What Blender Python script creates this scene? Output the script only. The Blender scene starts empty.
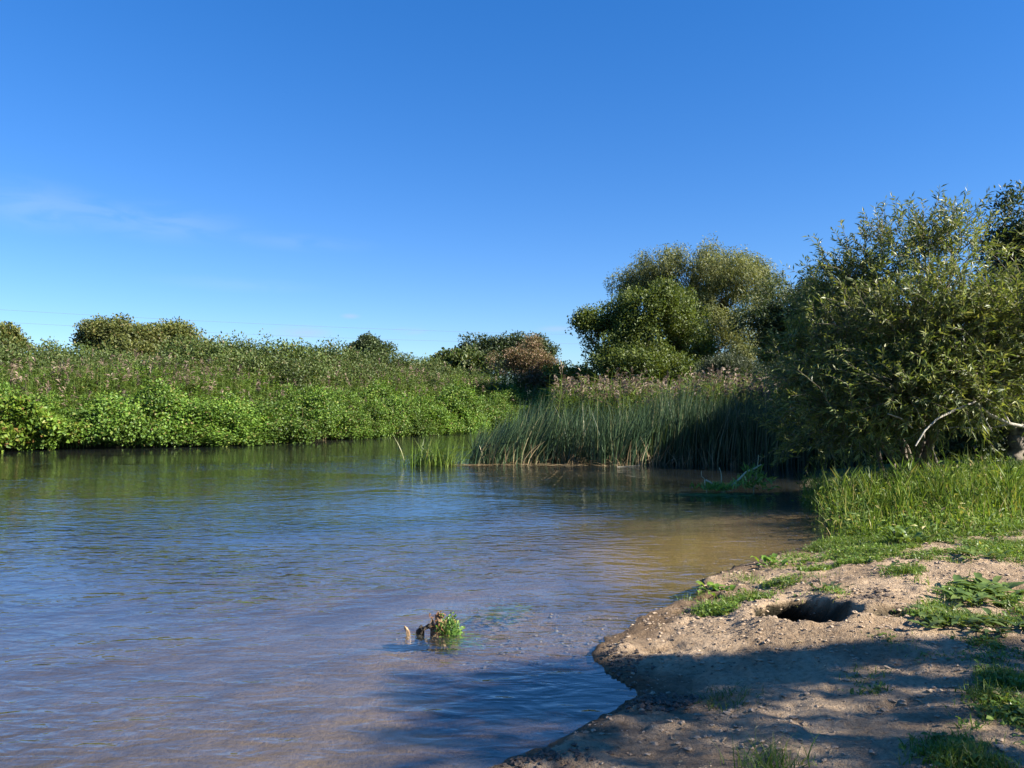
import bpy, math, random
import numpy as np
from mathutils import Vector

R = math.radians
rng = np.random.default_rng(7)
random.seed(7)
sc = bpy.context.scene
col = sc.collection

# ------------------------------------------------------------------ camera, sky, sun, exposure
CAM_Z, FOC, HOR = 1.9, 740.0, 395.0           # eye height over the water, focal length and horizon row in px
cam = bpy.data.cameras.new("camera")
cam.sensor_width = 36.0
cam.lens = 36.0 * FOC / 1024.0
cam.clip_start, cam.clip_end = 0.05, 6000
camo = bpy.data.objects.new("camera", cam)
camo.location = (0, 0, CAM_Z)
camo.rotation_euler = (R(90) + math.atan((HOR - 384) / FOC), 0, 0)
col.objects.link(camo)
sc.camera = camo

SUN_AZ, SUN_EL = 112.0, 33.0
sun_dir = Vector((math.sin(R(SUN_AZ)) * math.cos(R(SUN_EL)), math.cos(R(SUN_AZ)) * math.cos(R(SUN_EL)), math.sin(R(SUN_EL))))
w = bpy.data.worlds.new("World")
sc.world = w
w.use_nodes = True
nt = w.node_tree
bg = nt.nodes["Background"]
sky = nt.nodes.new("ShaderNodeTexSky")
sky.sky_type = 'NISHITA'
sky.sun_disc = False
sky.sun_elevation = R(SUN_EL)
sky.sun_rotation = R(SUN_AZ)
sky.altitude = 0
sky.air_density = 1.0
sky.dust_density = 0.0
sky.ozone_density = 3.0
hsv = nt.nodes.new("ShaderNodeHueSaturation")
hsv.inputs["Saturation"].default_value = 1.36
hsv.inputs["Value"].default_value = 1.0
hsv.inputs["Hue"].default_value = 0.508
nt.links.new(sky.outputs[0], hsv.inputs["Color"])
# thin wisps of cirrus and a few tiny low clouds, laid out by direction
tc = nt.nodes.new("ShaderNodeTexCoord")
nz = nt.nodes.new("ShaderNodeTexNoise")
mp = nt.nodes.new("ShaderNodeMapping")
mp.inputs["Scale"].default_value = (7, 7, 26)
mp.inputs["Rotation"].default_value = (0, R(-7), 0)
nt.links.new(tc.outputs["Generated"], mp.inputs["Vector"])
nt.links.new(mp.outputs[0], nz.inputs["Vector"])
nz.inputs["Scale"].default_value = 2.2
nz.inputs["Detail"].default_value = 6
nz.inputs["Distortion"].default_value = 0.6
gam = nt.nodes.new("ShaderNodeGamma"); gam.inputs["Gamma"].default_value = .75
nt.links.new(hsv.outputs["Color"], gam.inputs["Color"])
tint = nt.nodes.new("ShaderNodeMix"); tint.data_type = 'RGBA'; tint.blend_type = 'MULTIPLY'; tint.inputs[0].default_value = 1
nt.links.new(gam.outputs[0], tint.inputs[6]); tint.inputs[7].default_value = (.76, 1.03, 1.42, 1)
last = tint.outputs[2]
WISPS = [(35, 205, 60, 22, 1.0, .30), (160, 222, 80, 18, 1.0, .26), (300, 242, 70, 9, 1.0, .16), (235, 284, 80, 8, 1.0, .12),
         (300, 332, 34, 7, .66, 1.1), (410, 331, 17, 4, .70, 1.3), (556, 329, 20, 4, .72, .8), (350, 316, 10, 3, .72, .9)]
for (px, py, rx, ry, val, amt) in WISPS:
    d = Vector(((px - 512) / FOC, 1, (HOR - py) / FOC)).normalized()
    sub = nt.nodes.new("ShaderNodeVectorMath"); sub.operation = 'SUBTRACT'
    nt.links.new(tc.outputs["Generated"], sub.inputs[0]); sub.inputs[1].default_value = d
    m2 = nt.nodes.new("ShaderNodeVectorMath"); m2.operation = 'MULTIPLY'
    nt.links.new(sub.outputs[0], m2.inputs[0])
    m2.inputs[1].default_value = (FOC / rx, FOC / rx, FOC / ry)
    ln = nt.nodes.new("ShaderNodeVectorMath"); ln.operation = 'LENGTH'
    nt.links.new(m2.outputs[0], ln.inputs[0])
    mr = nt.nodes.new("ShaderNodeMapRange"); mr.interpolation_type = 'SMOOTHSTEP'
    mr.inputs[1].default_value, mr.inputs[2].default_value = 1.25, 0.0
    nt.links.new(ln.outputs["Value"], mr.inputs[0])
    mn = nt.nodes.new("ShaderNodeMapRange"); mn.interpolation_type = 'SMOOTHSTEP'
    mn.inputs[1].default_value, mn.inputs[2].default_value = .24, .62
    nt.links.new(nz.outputs["Fac"], mn.inputs[0])
    mu = nt.nodes.new("ShaderNodeMath"); mu.operation = 'MULTIPLY'
    nt.links.new(mr.outputs[0], mu.inputs[0]); nt.links.new(mn.outputs[0], mu.inputs[1])
    mu2 = nt.nodes.new("ShaderNodeMath"); mu2.operation = 'MULTIPLY'; mu2.use_clamp = True
    nt.links.new(mu.outputs[0], mu2.inputs[0]); mu2.inputs[1].default_value = amt * .46
    mx = nt.nodes.new("ShaderNodeMix"); mx.data_type = 'RGBA'
    nt.links.new(mu2.outputs[0], mx.inputs[0]); nt.links.new(last, mx.inputs[6])
    mx.inputs[7].default_value = (4.2 * val, 4.8 * val, 5.6 * val, 1)
    last = mx.outputs[2]
nt.links.new(last, bg.inputs[0])
bg.inputs[1].default_value = 0.0675

sl = bpy.data.lights.new("sun", 'SUN')
sl.energy = 5.0
sl.angle = R(0.5)
sl.color = (1.0, 0.93, 0.82)
so = bpy.data.objects.new("sun", sl)
so.rotation_euler = sun_dir.to_track_quat('Z', 'Y').to_euler()
so.location = (20, -5, 30)
col.objects.link(so)

sc.view_settings.view_transform = 'Standard'
sc.view_settings.look = 'None'
sc.view_settings.gamma = 1
sc.view_settings.exposure = 1.55
sc.view_settings.use_curve_mapping = False
cy = sc.cycles
cy.max_bounces, cy.diffuse_bounces, cy.glossy_bounces = 8, 3, 3
cy.transmission_bounces, cy.transparent_max_bounces = 4, 12
cy.use_denoising = True
cy.caustics_reflective = cy.caustics_refractive = False
cy.sample_clamp_indirect = 4.0


# ------------------------------------------------------------------ helpers
def W(px, py, d):
    """A point d metres ahead that was measured at this place of the picture."""
    return np.array((d * (px - 512) / FOC, d, CAM_Z + d * (HOR - py) / FOC))


def tag(o, label=None, cat=None, group=None, kind=None):
    for k, v in (("label", label), ("category", cat), ("group", group), ("kind", kind)):
        if v: o[k] = v
    return o


def empty(name, loc, label, cat, group=None, rz=0.0, s=1.0):
    o = bpy.data.objects.new(name, None)
    o.empty_display_size = .2
    o.location = [float(v) for v in loc]; o.rotation_euler = (0, 0, rz); o.scale = (s, s, s)
    col.objects.link(o)
    return tag(o, label, cat, group)


class MB:
    """Collects vertices and faces (arrays of n x k indices) for one mesh."""
    def __init__(self): self.v, self.f, self.n = [], [], 0
    def add(self, V, *F):
        V = np.asarray(V, float).reshape(-1, 3)
        for f in F:
            f = np.asarray(f, int)
            self.f.append(f.reshape(-1, f.shape[-1]) + self.n)
        self.v.append(V); self.n += len(V)
        return self
    def mesh(self, name, mat, smooth=False):
        V = np.concatenate(self.v)
        me = bpy.data.meshes.new(name)
        me.vertices.add(len(V)); me.vertices.foreach_set("co", V.astype(np.float32).ravel())
        loops = np.concatenate([f.ravel() for f in self.f])
        tot = np.concatenate([np.full(len(f), f.shape[1]) for f in self.f])
        start = np.concatenate([[0], np.cumsum(tot)[:-1]])
        me.loops.add(len(loops)); me.loops.foreach_set("vertex_index", loops.astype(np.int32))
        me.polygons.add(len(tot))
        me.polygons.foreach_set("loop_start", start.astype(np.int32))
        me.polygons.foreach_set("loop_total", tot.astype(np.int32))
        me.polygons.foreach_set("use_smooth", np.full(len(tot), bool(smooth)))
        me.update(calc_edges=True)
        me.validate()
        me.materials.append(mat)
        return me
    def build(self, name, mat, parent=None, smooth=False):
        o = bpy.data.objects.new(name, self.mesh(name, mat, smooth))
        col.objects.link(o)
        if parent: o.parent = parent
        return o


def unit(a): return a / np.maximum(np.linalg.norm(a, axis=-1, keepdims=True), 1e-9)


def rdir(n): return unit(rng.normal(size=(n, 3)))


def leaves(mb, P, D, N, L, Wd, fold=0.0, droop=0.0, wide=.45):
    """Diamond leaves: base P, direction D, rough normal N."""
    D = unit(D); S = unit(np.cross(D, N)); N = np.cross(S, D)
    L = np.broadcast_to(np.asarray(L, float), (len(P),))[:, None]; Wd = np.broadcast_to(np.asarray(Wd, float), (len(P),))[:, None]
    mid = P + D * L * wide
    tip = P + D * L; tip[:, 2] -= (droop * L)[:, 0]
    a = mid + S * Wd * .5 + N * fold * Wd; b = mid - S * Wd * .5 + N * fold * Wd
    V = np.stack([P, a, tip, b], 1)
    n = len(P)
    mb.add(V, np.arange(n * 4).reshape(n, 4))


def round_leaves(mb, P, D, N, L, Wd, fold=0.12):
    """Broad six-cornered leaves folded on the midrib."""
    D = unit(D); S = unit(np.cross(D, N)); N = np.cross(S, D)
    L = np.broadcast_to(np.asarray(L, float), (len(P),))[:, None]; Wd = np.broadcast_to(np.asarray(Wd, float), (len(P),))[:, None]
    m = P + D * L * .5 - N * fold * L * .2
    a1 = P + D * L * .22 + S * Wd * .42 + N * fold * Wd; a2 = P + D * L * .62 + S * Wd * .5 + N * fold * Wd
    b1 = P + D * L * .22 - S * Wd * .42 + N * fold * Wd; b2 = P + D * L * .62 - S * Wd * .5 + N * fold * Wd
    tip = P + D * L - N * L * .12
    V = np.stack([P, a1, a2, tip, b2, b1, m], 1)
    n = len(P); i = np.arange(n)[:, None] * 7
    F1 = i + np.array([[0, 1, 2, 6]]); F2 = i + np.array([[6, 2, 3]]); F3 = i + np.array([[0, 6, 4, 5]]); F4 = i + np.array([[6, 3, 4]])
    mb.add(V, np.concatenate([F1, F3]), np.concatenate([F2, F4]))


def blades(mb, P, H, lean, Wd, seg=3, curve=1.6, taper=.7, az=None):
    """Grass or reed blades: root P, height H, sideways lean vector (n x 2, metres at the tip)."""
    n = len(P)
    H = np.broadcast_to(np.asarray(H, float), (n,)); Wd = np.broadcast_to(np.asarray(Wd, float), (n,))
    if az is None: az = rng.uniform(0, math.tau, n)
    S = np.stack([np.cos(az), np.sin(az), np.zeros(n)], 1)
    rows = []
    ll = np.hypot(lean[:, 0], lean[:, 1])
    drop = np.minimum(.5 * ll * ll / np.maximum(H, .01), H * .6)
    for k in range(seg + 1):
        t = k / seg
        c = P.copy()
        c[:, :2] += lean * (t ** curve)
        c[:, 2] += H * t - drop * (t ** (curve + .6))
        wk = (Wd * (1 - t ** 1.5 * taper) * (.5 if k < seg else .12))[:, None]
        rows += [c - S * wk, c + S * wk]
    V = np.stack(rows, 1)
    m = 2 * (seg + 1)
    i = np.arange(n)[:, None] * m
    F = np.concatenate([i + np.array([[2 * k, 2 * k + 1, 2 * k + 3, 2 * k + 2]]) for k in range(seg)])
    mb.add(V, F)


def tube(mb, pts, r0, r1=None, sides=6, jitter=0.0, cap=True):
    pts = np.asarray(pts, float); n = len(pts)
    r1 = r0 if r1 is None else r1
    rad = np.linspace(r0, r1, n) if np.isscalar(r0) else np.asarray(r0)
    T = unit(np.gradient(pts, axis=0))
    up = np.array((0.13, 0.21, 1.0)); X = unit(np.cross(T, np.where(np.abs(T @ unit(up))[:, None] > .95, np.array((1.0, .2, 0)), up)))
    Y = np.cross(T, X)
    a = np.linspace(0, math.tau, sides, endpoint=False)
    V = pts[:, None, :] + rad[:, None, None] * (np.cos(a)[None, :, None] * X[:, None, :] + np.sin(a)[None, :, None] * Y[:, None, :])
    if jitter: V = V + rng.normal(size=V.shape) * jitter * rad[:, None, None]
    F = []
    for k in range(n - 1):
        for s in range(sides):
            F.append((k * sides + s, k * sides + (s + 1) % sides, (k + 1) * sides + (s + 1) % sides, (k + 1) * sides + s))
    mb.add(V, F)
    if cap:
        mb.add(V[-1], [list(range(sides))]); mb.add(V[0][::-1], [list(range(sides))])


def bend(a, b, sag=0.0, wob=0.0, n=7):
    a, b = np.asarray(a, float), np.asarray(b, float)
    t = np.linspace(0, 1, n)[:, None]
    p = a + (b - a) * t
    p[:, 2] += (sag * 4 * t * (1 - t))[:, 0]
    if wob:
        q = rng.normal(size=(n, 3)) * wob; q[0] = 0; q[-1] = 0
        p += q
    return p


def vnoise(x, y, seed=0):
    xi, yi = np.floor(x).astype(np.int64), np.floor(y).astype(np.int64)
    xf, yf = x - xi, y - yi
    u, v = xf * xf * (3 - 2 * xf), yf * yf * (3 - 2 * yf)
    def h(a, b):
        n = (a * 374761393 + b * 668265263 + seed * 1442695041) & 0xffffffff
        n = ((n ^ (n >> 13)) * 1274126177) & 0xffffffff
        return ((n ^ (n >> 16)) & 0xffff) / 65535.0
    return (h(xi, yi) * (1 - u) + h(xi + 1, yi) * u) * (1 - v) + (h(xi, yi + 1) * (1 - u) + h(xi + 1, yi + 1) * u) * v


def fbm(x, y, oct=4, seed=0):
    s, a, t = 0.0, 1.0, 0.0
    for k in range(oct):
        s = s + a * (vnoise(x * 2 ** k, y * 2 ** k, seed + k * 17) - .5); t += a; a *= .5
    return s / t * 2


def sstep(a, b, x):
    t = np.clip((x - a) / (b - a), 0, 1)
    return t * t * (3 - 2 * t)


# ------------------------------------------------------------------ materials
def newmat(name):
    m = bpy.data.materials.new(name); m.use_nodes = True
    n = m.node_tree; n.nodes.clear()
    out = n.nodes.new("ShaderNodeOutputMaterial")
    return m, n, out


def ramp(n, stops):
    r = n.nodes.new("ShaderNodeValToRGB")
    e = r.color_ramp.elements
    while len(e) < len(stops): e.new(.5)
    for el, (p, c) in zip(e, stops): el.position = p; el.color = (*c, 1)
    return r


def leafmat(name, stops, trans=.35, rough=.5, tint=(1.25, 1.2, .55), spec=.35, objvar=.18, zdry=None):
    """Leaf: each leaf takes its own colour from the ramp; part of the light passes through."""
    m, n, out = newmat(name)
    g = n.nodes.new("ShaderNodeNewGeometry")
    r = ramp(n, stops)
    n.links.new(g.outputs["Random Per Island"], r.inputs[0])
    oi = n.nodes.new("ShaderNodeObjectInfo")
    mr = n.nodes.new("ShaderNodeMapRange"); mr.inputs[3].default_value = 1 - objvar; mr.inputs[4].default_value = 1 + objvar
    n.links.new(oi.outputs["Random"], mr.inputs[0])
    tcn = n.nodes.new("ShaderNodeTexCoord")
    nz = n.nodes.new("ShaderNodeTexNoise"); nz.inputs["Scale"].default_value = 1.3; nz.inputs["Detail"].default_value = 2
    n.links.new(g.outputs["Position"], nz.inputs["Vector"])
    mr2 = n.nodes.new("ShaderNodeMapRange"); mr2.inputs[1].default_value = .3; mr2.inputs[2].default_value = .7
    mr2.inputs[3].default_value = .72; mr2.inputs[4].default_value = 1.28
    n.links.new(nz.outputs["Fac"], mr2.inputs[0])
    mu = n.nodes.new("ShaderNodeMath"); mu.operation = 'MULTIPLY'
    n.links.new(mr.outputs[0], mu.inputs[0]); n.links.new(mr2.outputs[0], mu.inputs[1])
    hs = n.nodes.new("ShaderNodeHueSaturation")
    n.links.new(r.outputs[0], hs.inputs["Color"]); n.links.new(mu.outputs[0], hs.inputs["Value"])
    p = n.nodes.new("ShaderNodeBsdfPrincipled")
    p.inputs["Roughness"].default_value = rough
    p.inputs["Specular IOR Level"].default_value = spec
    n.links.new(hs.outputs[0], p.inputs["Base Color"])
    if trans > 0:
        tm = n.nodes.new("ShaderNodeMix"); tm.data_type = 'RGBA'; tm.blend_type = 'MULTIPLY'; tm.inputs[0].default_value = 1
        n.links.new(hs.outputs[0], tm.inputs[6]); tm.inputs[7].default_value = (*tint, 1)
        t = n.nodes.new("ShaderNodeBsdfTranslucent"); n.links.new(tm.outputs[2], t.inputs["Color"])
        mx = n.nodes.new("ShaderNodeMixShader"); mx.inputs[0].default_value = trans
        n.links.new(p.outputs[0], mx.inputs[1]); n.links.new(t.outputs[0], mx.inputs[2])
        n.links.new(mx.outputs[0], out.inputs[0])
    else:
        n.links.new(p.outputs[0], out.inputs[0])
    return m


def barkmat(name, c1, c2, scale=14):
    m, n, out = newmat(name)
    g = n.nodes.new("ShaderNodeNewGeometry")
    nz = n.nodes.new("ShaderNodeTexNoise"); nz.inputs["Scale"].default_value = scale; nz.inputs["Detail"].default_value = 5
    n.links.new(g.outputs["Position"], nz.inputs["Vector"])
    r = ramp(n, [(.3, c1), (.7, c2)]); n.links.new(nz.outputs["Fac"], r.inputs[0])
    p = n.nodes.new("ShaderNodeBsdfPrincipled"); p.inputs["Roughness"].default_value = .9
    n.links.new(r.outputs[0], p.inputs["Base Color"])
    b = n.nodes.new("ShaderNodeBump"); b.inputs["Strength"].default_value = .6; b.inputs["Distance"].default_value = .02
    n.links.new(nz.outputs["Fac"], b.inputs["Height"]); n.links.new(b.outputs[0], p.inputs["Normal"])
    n.links.new(p.outputs[0], out.inputs[0])
    return m


M = {}
M['willow'] = leafmat("willow_leaf", [(0, (.058, .088, .024)), (.5, (.118, .155, .038)), (.85, (.20, .225, .060)), (1, (.29, .29, .12))], .36, .45, spec=.45)
M['tree_willow'] = leafmat("tall_willow_leaf", [(0, (.085, .105, .034)), (.6, (.150, .165, .055)), (1, (.22, .22, .09))], .32)
M['round_tree'] = leafmat("alder_leaf", [(0, (.065, .100, .020)), (.6, (.118, .160, .030)), (1, (.18, .215, .045))], .34)
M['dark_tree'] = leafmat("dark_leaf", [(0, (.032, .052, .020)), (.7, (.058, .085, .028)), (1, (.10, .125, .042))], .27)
M['hawthorn'] = leafmat("hawthorn_leaf", [(0, (.060, .080, .020)), (.6, (.110, .130, .030)), (.9, (.16, .165, .04)), (1, (.16, .11, .04))], .28)
M['red_thorn'] = leafmat("red_hawthorn_leaf", [(0, (.075, .080, .026)), (.35, (.125, .105, .042)), (.7, (.18, .110, .065)), (1, (.25, .165, .105))], .25)
M['scrub'] = leafmat("scrub_leaf", [(0, (.048, .076, .020)), (.6, (.088, .130, .030)), (.92, (.13, .16, .045)), (1, (.17, .13, .06))], .28)
M['sallow'] = leafmat("sallow_leaf", [(0, (.050, .068, .035)), (.6, (.080, .100, .050)), (1, (.12, .14, .07))], .25)
M['herb'] = leafmat("riverside_leaf", [(0, (.055, .11, .018)), (.5, (.11, .20, .027)), (.86, (.17, .27, .036)), (.96, (.23, .25, .06)), (1, (.20, .13, .06))], .36, objvar=.3)
M['bramble'] = leafmat("bramble_leaf", [(0, (.075, .14, .016)), (.5, (.14, .23, .026)), (.85, (.22, .30, .04)), (.95, (.30, .25, .07)), (1, (.30, .14, .06))], .36)
M['reed_leaf'] = leafmat("common_reed_leaf", [(0, (.065, .108, .022)), (.5, (.120, .185, .034)), (.9, (.18, .235, .050)), (1, (.25, .22, .09))], .34)
M['plume'] = leafmat("reed_plume", [(0, (.10, .075, .052)), (.6, (.165, .120, .085)), (1, (.27, .20, .14))], .25, tint=(1.1, 1, .9))
M['bulrush'] = leafmat("bulrush_leaf", [(0, (.028, .058, .030)), (.6, (.050, .095, .044)), (.9, (.09, .14, .06)), (1, (.22, .20, .10))], .2, .45, spec=.4)
M['dry'] = leafmat("dry_reed", [(0, (.20, .14, .075)), (.6, (.32, .24, .13)), (1, (.42, .34, .2))], .15, tint=(1, 1, .9))
M['grass'] = leafmat("grass_blade", [(0, (.065, .120, .018)), (.5, (.115, .195, .026)), (.9, (.19, .26, .045)), (1, (.30, .26, .10))], .34, .42, spec=.45)
M['tall_grass'] = leafmat("tall_grass_blade", [(0, (.060, .105, .018)), (.5, (.108, .178, .028)), (.85, (.19, .25, .045)), (.96, (.28, .25, .09)), (1, (.32, .24, .13))], .36, .5, spec=.25)
M['bright_weed'] = leafmat("fresh_shoot", [(0, (.12, .24, .05)), (.6, (.20, .36, .08)), (1, (.32, .46, .14))], .3, .5, spec=.3)
M['pale_stem'] = barkmat("peeled_stem", (.34, .38, .24), (.52, .55, .38), 25)
M['dead_leaf'] = leafmat("dead_leaf", [(0, (.14, .06, .03)), (.5, (.27, .14, .06)), (1, (.42, .27, .13))], .2, .7)
M['dock'] = leafmat("dock_leaf", [(0, (.055, .095, .022)), (.6, (.10, .155, .034)), (.92, (.16, .21, .05)), (1, (.26, .19, .08))], .28, .42, spec=.45)
M['weed'] = leafmat("water_weed", [(0, (.07, .15, .03)), (.6, (.14, .26, .045)), (.9, (.22, .34, .07)), (1, (.30, .24, .08))], .3, .4, spec=.4)
M['bark'] = barkmat("bark", (.09, .07, .05), (.20, .17, .13))
M['pale_bark'] = barkmat("pale_bark", (.24, .22, .18), (.44, .41, .34), 22)
M['drift'] = barkmat("driftwood", (.12, .075, .04), (.40, .27, .16), 30)
M['dark_wood'] = barkmat("wet_wood", (.018, .014, .010), (.06, .045, .03), 30)
M['log'] = barkmat("bleached_wood", (.14, .13, .09), (.30, .28, .20), 30)
M['mud'] = barkmat("mud_clod", (.05, .038, .028), (.15, .11, .08), 40)
M['pebble'] = leafmat("pebble", [(0, (.08, .06, .045)), (.5, (.19, .145, .10)), (.93, (.27, .215, .155)), (1, (.40, .34, .27))], 0, .8)
M['crumb'] = barkmat("trodden_earth", (.24, .17, .11), (.46, .35, .24), 40)
M['pole'] = barkmat("pole_wood", (.09, .075, .06), (.16, .14, .12), 5)
M['wire'] = barkmat("wire_metal", (.10, .11, .13), (.13, .14, .16), 5)

# ------------------------------------------------------------------ river outline and terrain height
WATER = np.array([(-3, -8), (-1.5, -1), (-.75, 2.4), (-.11, 3.77), (.27, 4.14), (.66, 4.55), (.76, 4.78), (.60, 5.31), (.76, 5.86), (1.22, 6.7), (1.70, 7.05),
                  (1.95, 7.6), (3.07, 8.8), (4.17, 9.7), (4.75, 11.0), (5.1, 12.8), (6.0, 15.5), (7.6, 18.7), (10, 20), (15, 20.4), (15, 22.6), (8, 22.2),
                  (3, 21.4), (-.6, 21.2), (-1.3, 22.4), (-.3, 26), (2, 32), (6, 37), (14, 38), (14, 42), (6, 41.5), (2, 41), (-.6, 40), (-2.2, 38),
                  (-6.3, 32.7), (-11.6, 27.6), (-17.7, 25.6), (-30, 23), (-60, 20), (-60, -30), (-6, -30)], float)


def river_sd(x, y):
    """Distance to the river's edge, positive on land."""
    x = np.asarray(x, float); y = np.asarray(y, float)
    best = np.full(x.shape, 1e9); inside = np.zeros(x.shape, bool)
    n = len(WATER)
    for i in range(n):
        (ax, ay), (bx, by) = WATER[i], WATER[(i + 1) % n]
        ex, ey = bx - ax, by - ay
        t = np.clip(((x - ax) * ex + (y - ay) * ey) / (ex * ex + ey * ey), 0, 1)
        dx, dy = x - ax - t * ex, y - ay - t * ey
        best = np.minimum(best, dx * dx + dy * dy)
        c = (ay > y) != (by > y)
        inside ^= c & (x < ex * (y - ay) / (ey if ey else 1e-9) + ax)
    d = np.sqrt(best)
    return np.where(inside, -d, d)


def seg_dist(x, y, pts):
    best = np.full(x.shape, 1e9)
    for (ax, ay), (bx, by) in zip(pts[:-1], pts[1:]):
        ex, ey = bx - ax, by - ay
        t = np.clip(((x - ax) * ex + (y - ay) * ey) / (ex * ex + ey * ey), 0, 1)
        best = np.minimum(best, np.hypot(x - ax - t * ex, y - ay - t * ey))
    return best


BAR = [(-.25, 6.55), (.12, 6.55), (.42, 6.42), (.66, 6.2), (.85, 5.95)]     # the lip of the drowned sand bar
HOLE = (2.30, 5.82)


def height(x, y, fine=True):
    x = np.asarray(x, float); y = np.asarray(y, float)
    sd0 = river_sd(x, y)
    near = np.exp(-((np.clip(y - 8, 0, None)) / 6) ** 2) * (x > -3)
    sd = sd0 + near * (.07 * fbm(x * 2.2, y * 2.2, 3, 5) + .035 * fbm(x * 9, y * 9, 2, 9))
    # land
    nearland = .035 * sstep(0, .16, sd) + .25 * sstep(.03, 2.0, sd) + .10 * sstep(1.2, 5, sd) + .03 * fbm(x * .9, y * .9, 3, 2)
    farland = .35 * sstep(0, .8, sd) + 1.0 * sstep(.5, 9, sd) + .25 * fbm(x * .25, y * .25, 3, 3)
    wfar = sstep(19, 23, y)
    land = nearland * (1 - wfar) + farland * wfar
    # bed: a shallow shelf beside the sand, deeper towards the far side
    s = -sd
    shelf = .02 + .14 * (1 - np.exp(-s / .9)) + .10 * sstep(1.2, 3.2, s) + .30 * sstep(2.2, 9, s)
    deepfar = .02 + 1.0 * sstep(0, 3, s)
    bed = shelf * (1 - wfar) + deepfar * wfar + .03 * fbm(x * 1.1, y * 1.1, 3, 21)
    bed = bed + .16 * np.exp(-(((x - 1.6) / 1.4) ** 2 + ((y - 7.9) / .9) ** 2)) * (s > 0)
    bed = bed + .22 * np.exp(-(((x + .2) / .7) ** 2 + ((y - 7.3) / .5) ** 2)) * (s > 0)
    db = seg_dist(x, y, BAR)
    bed = np.where(s > 0, bed * (1 - .93 * np.exp(-(db / .16) ** 2)), bed)
    h = np.where(sd > 0, land, -np.clip(bed, .008, 2))
    if fine:
        sand = sstep(.02, .3, sd) * (1 - wfar)
        h = h + sand * (.016 * fbm(x * 2.6, y * 2.6, 3, 31) + .020 * fbm(x * 7, y * 7, 3, 37) + .011 * fbm(x * 19, y * 19, 2, 41) - .020 * sstep(.25, .6, fbm(x * 4.2, y * 5.5, 2, 43)))
        # crumbly edge of the bank
        h = h + .05 * np.clip(fbm(x * 5, y * 5, 3, 51), 0, 1) * np.exp(-((sd - .12) / .12) ** 2) * (1 - wfar)
        # drowned ripples of sand
        h = h + .006 * fbm(x * 6, y * 6, 3, 61) * (sd < 0) * (1 - wfar)
        # the dug hole with its shallow run-out and the spoil round it
        a = np.arctan2(y - HOLE[1], x - HOLE[0])
        rr = np.hypot((x - HOLE[0]) / .38, (y - HOLE[1]) / .47) * (1 + .035 * np.sin(3 * a + 1) + .03 * np.sin(5 * a)) + .09 * fbm(x * 6, y * 6, 3, 77)
        h = h - .62 * (1 - sstep(.66, 1.0, rr)) + .03 * np.exp(-((rr - 1.25) / .25) ** 2) * sstep(.9, 1.05, rr)
        r2 = np.hypot((x - 2.76) / .25, (y - 5.50) / .16) + .3 * fbm(x * 9, y * 9, 3, 78)
        h = h - .085 * (1 - sstep(.45, 1.0, r2)) + .012 * np.exp(-((r2 - 1.2) / .2) ** 2)
        # undercut nose of the bank beside the edge weeds
        r3 = np.hypot((x - 1.80) / .22, (y - 6.85) / .11) + .3 * fbm(x * 10, y * 10, 2, 79)
        h = h - .10 * (1 - sstep(.4, 1.0, r3)) * (sd > -.05)
    return h


def axis(lo, hi, step, far, g=1.09, cap=1e9):
    a = list(np.arange(lo, hi + step / 2, step))
    s = step
    while a[-1] < far:
        s = min(s * g, .28 if a[-1] < 46 else cap); a.append(a[-1] + s)
    s = step
    b = []
    c = lo
    while c > -far:
        s = min(s * g, .28 if c > -36 else cap); c -= s; b.append(c)
    return np.array(b[::-1] + a)


def grassy(x, y):
    """Where the ground is turf (1) and where bare sand (0)."""
    sd = river_sd(x, y)
    g = sstep(8.0, 9.4, y + .35 * (x - 4) * (x < 4) + .5 * fbm(x * 1.3, y * 1.3, 3, 91)) * (x > -3)
    g = np.maximum(g, sstep(3.6, 5.0, x - .28 * (y - 3) + .9 * fbm(x * 1.7, y * 1.7, 3, 92)) * .35)
    g = np.maximum(g, sstep(11, 14, y))
    return g * np.maximum(sstep(0, .25, sd), sstep(14, 17, y))


def hole_push(x, y):
    """How far the wall of the dug hole is pushed under its back rim (a share of its depth)."""
    a = np.arctan2(y - HOLE[1], x - HOLE[0])
    rr = np.hypot((x - HOLE[0]) / .38, (y - HOLE[1]) / .47) * (1 + .035 * np.sin(3 * a + 1) + .03 * np.sin(5 * a)) + .09 * fbm(x * 6, y * 6, 3, 77)
    return 1 - sstep(.66, 1.0, rr)


xs = axis(-1.2, 5.2, .026, 2500, 1.075)
ys = axis(3.0, 9.2, .026, 2500, 1.075)
X, Y = np.meshgrid(xs, ys)
Z = height(X, Y)
Gr = grassy(X, Y)
SDg = river_sd(X, Y)
nx, ny = len(xs), len(ys)
idx = np.arange(nx * ny).reshape(ny, nx)
F = np.stack([idx[:-1, :-1], idx[:-1, 1:], idx[1:, 1:], idx[1:, :-1]], -1).reshape(-1, 4)

gm, n, out = newmat("ground")
g = n.nodes.new("ShaderNodeNewGeometry")
at = n.nodes.new("ShaderNodeAttribute"); at.attribute_name = "turf"
sep = n.nodes.new("ShaderNodeSeparateXYZ"); n.links.new(g.outputs["Position"], sep.inputs[0])
n1 = n.nodes.new("ShaderNodeTexNoise"); n1.inputs["Scale"].default_value = 1.7; n1.inputs["Detail"].default_value = 6
n2 = n.nodes.new("ShaderNodeTexNoise"); n2.inputs["Scale"].default_value = 26; n2.inputs["Detail"].default_value = 6; n2.inputs["Roughness"].default_value = .7
n3 = n.nodes.new("ShaderNodeTexNoise"); n3.inputs["Scale"].default_value = 120; n3.inputs["Detail"].default_value = 3
for q in (n1, n2, n3): n.links.new(g.outputs["Position"], q.inputs["Vector"])
r1 = ramp(n, [(.30, (.26, .180, .110)), (.48, (.44, .325, .210)), (.72, (.56, .43, .29))])
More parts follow.
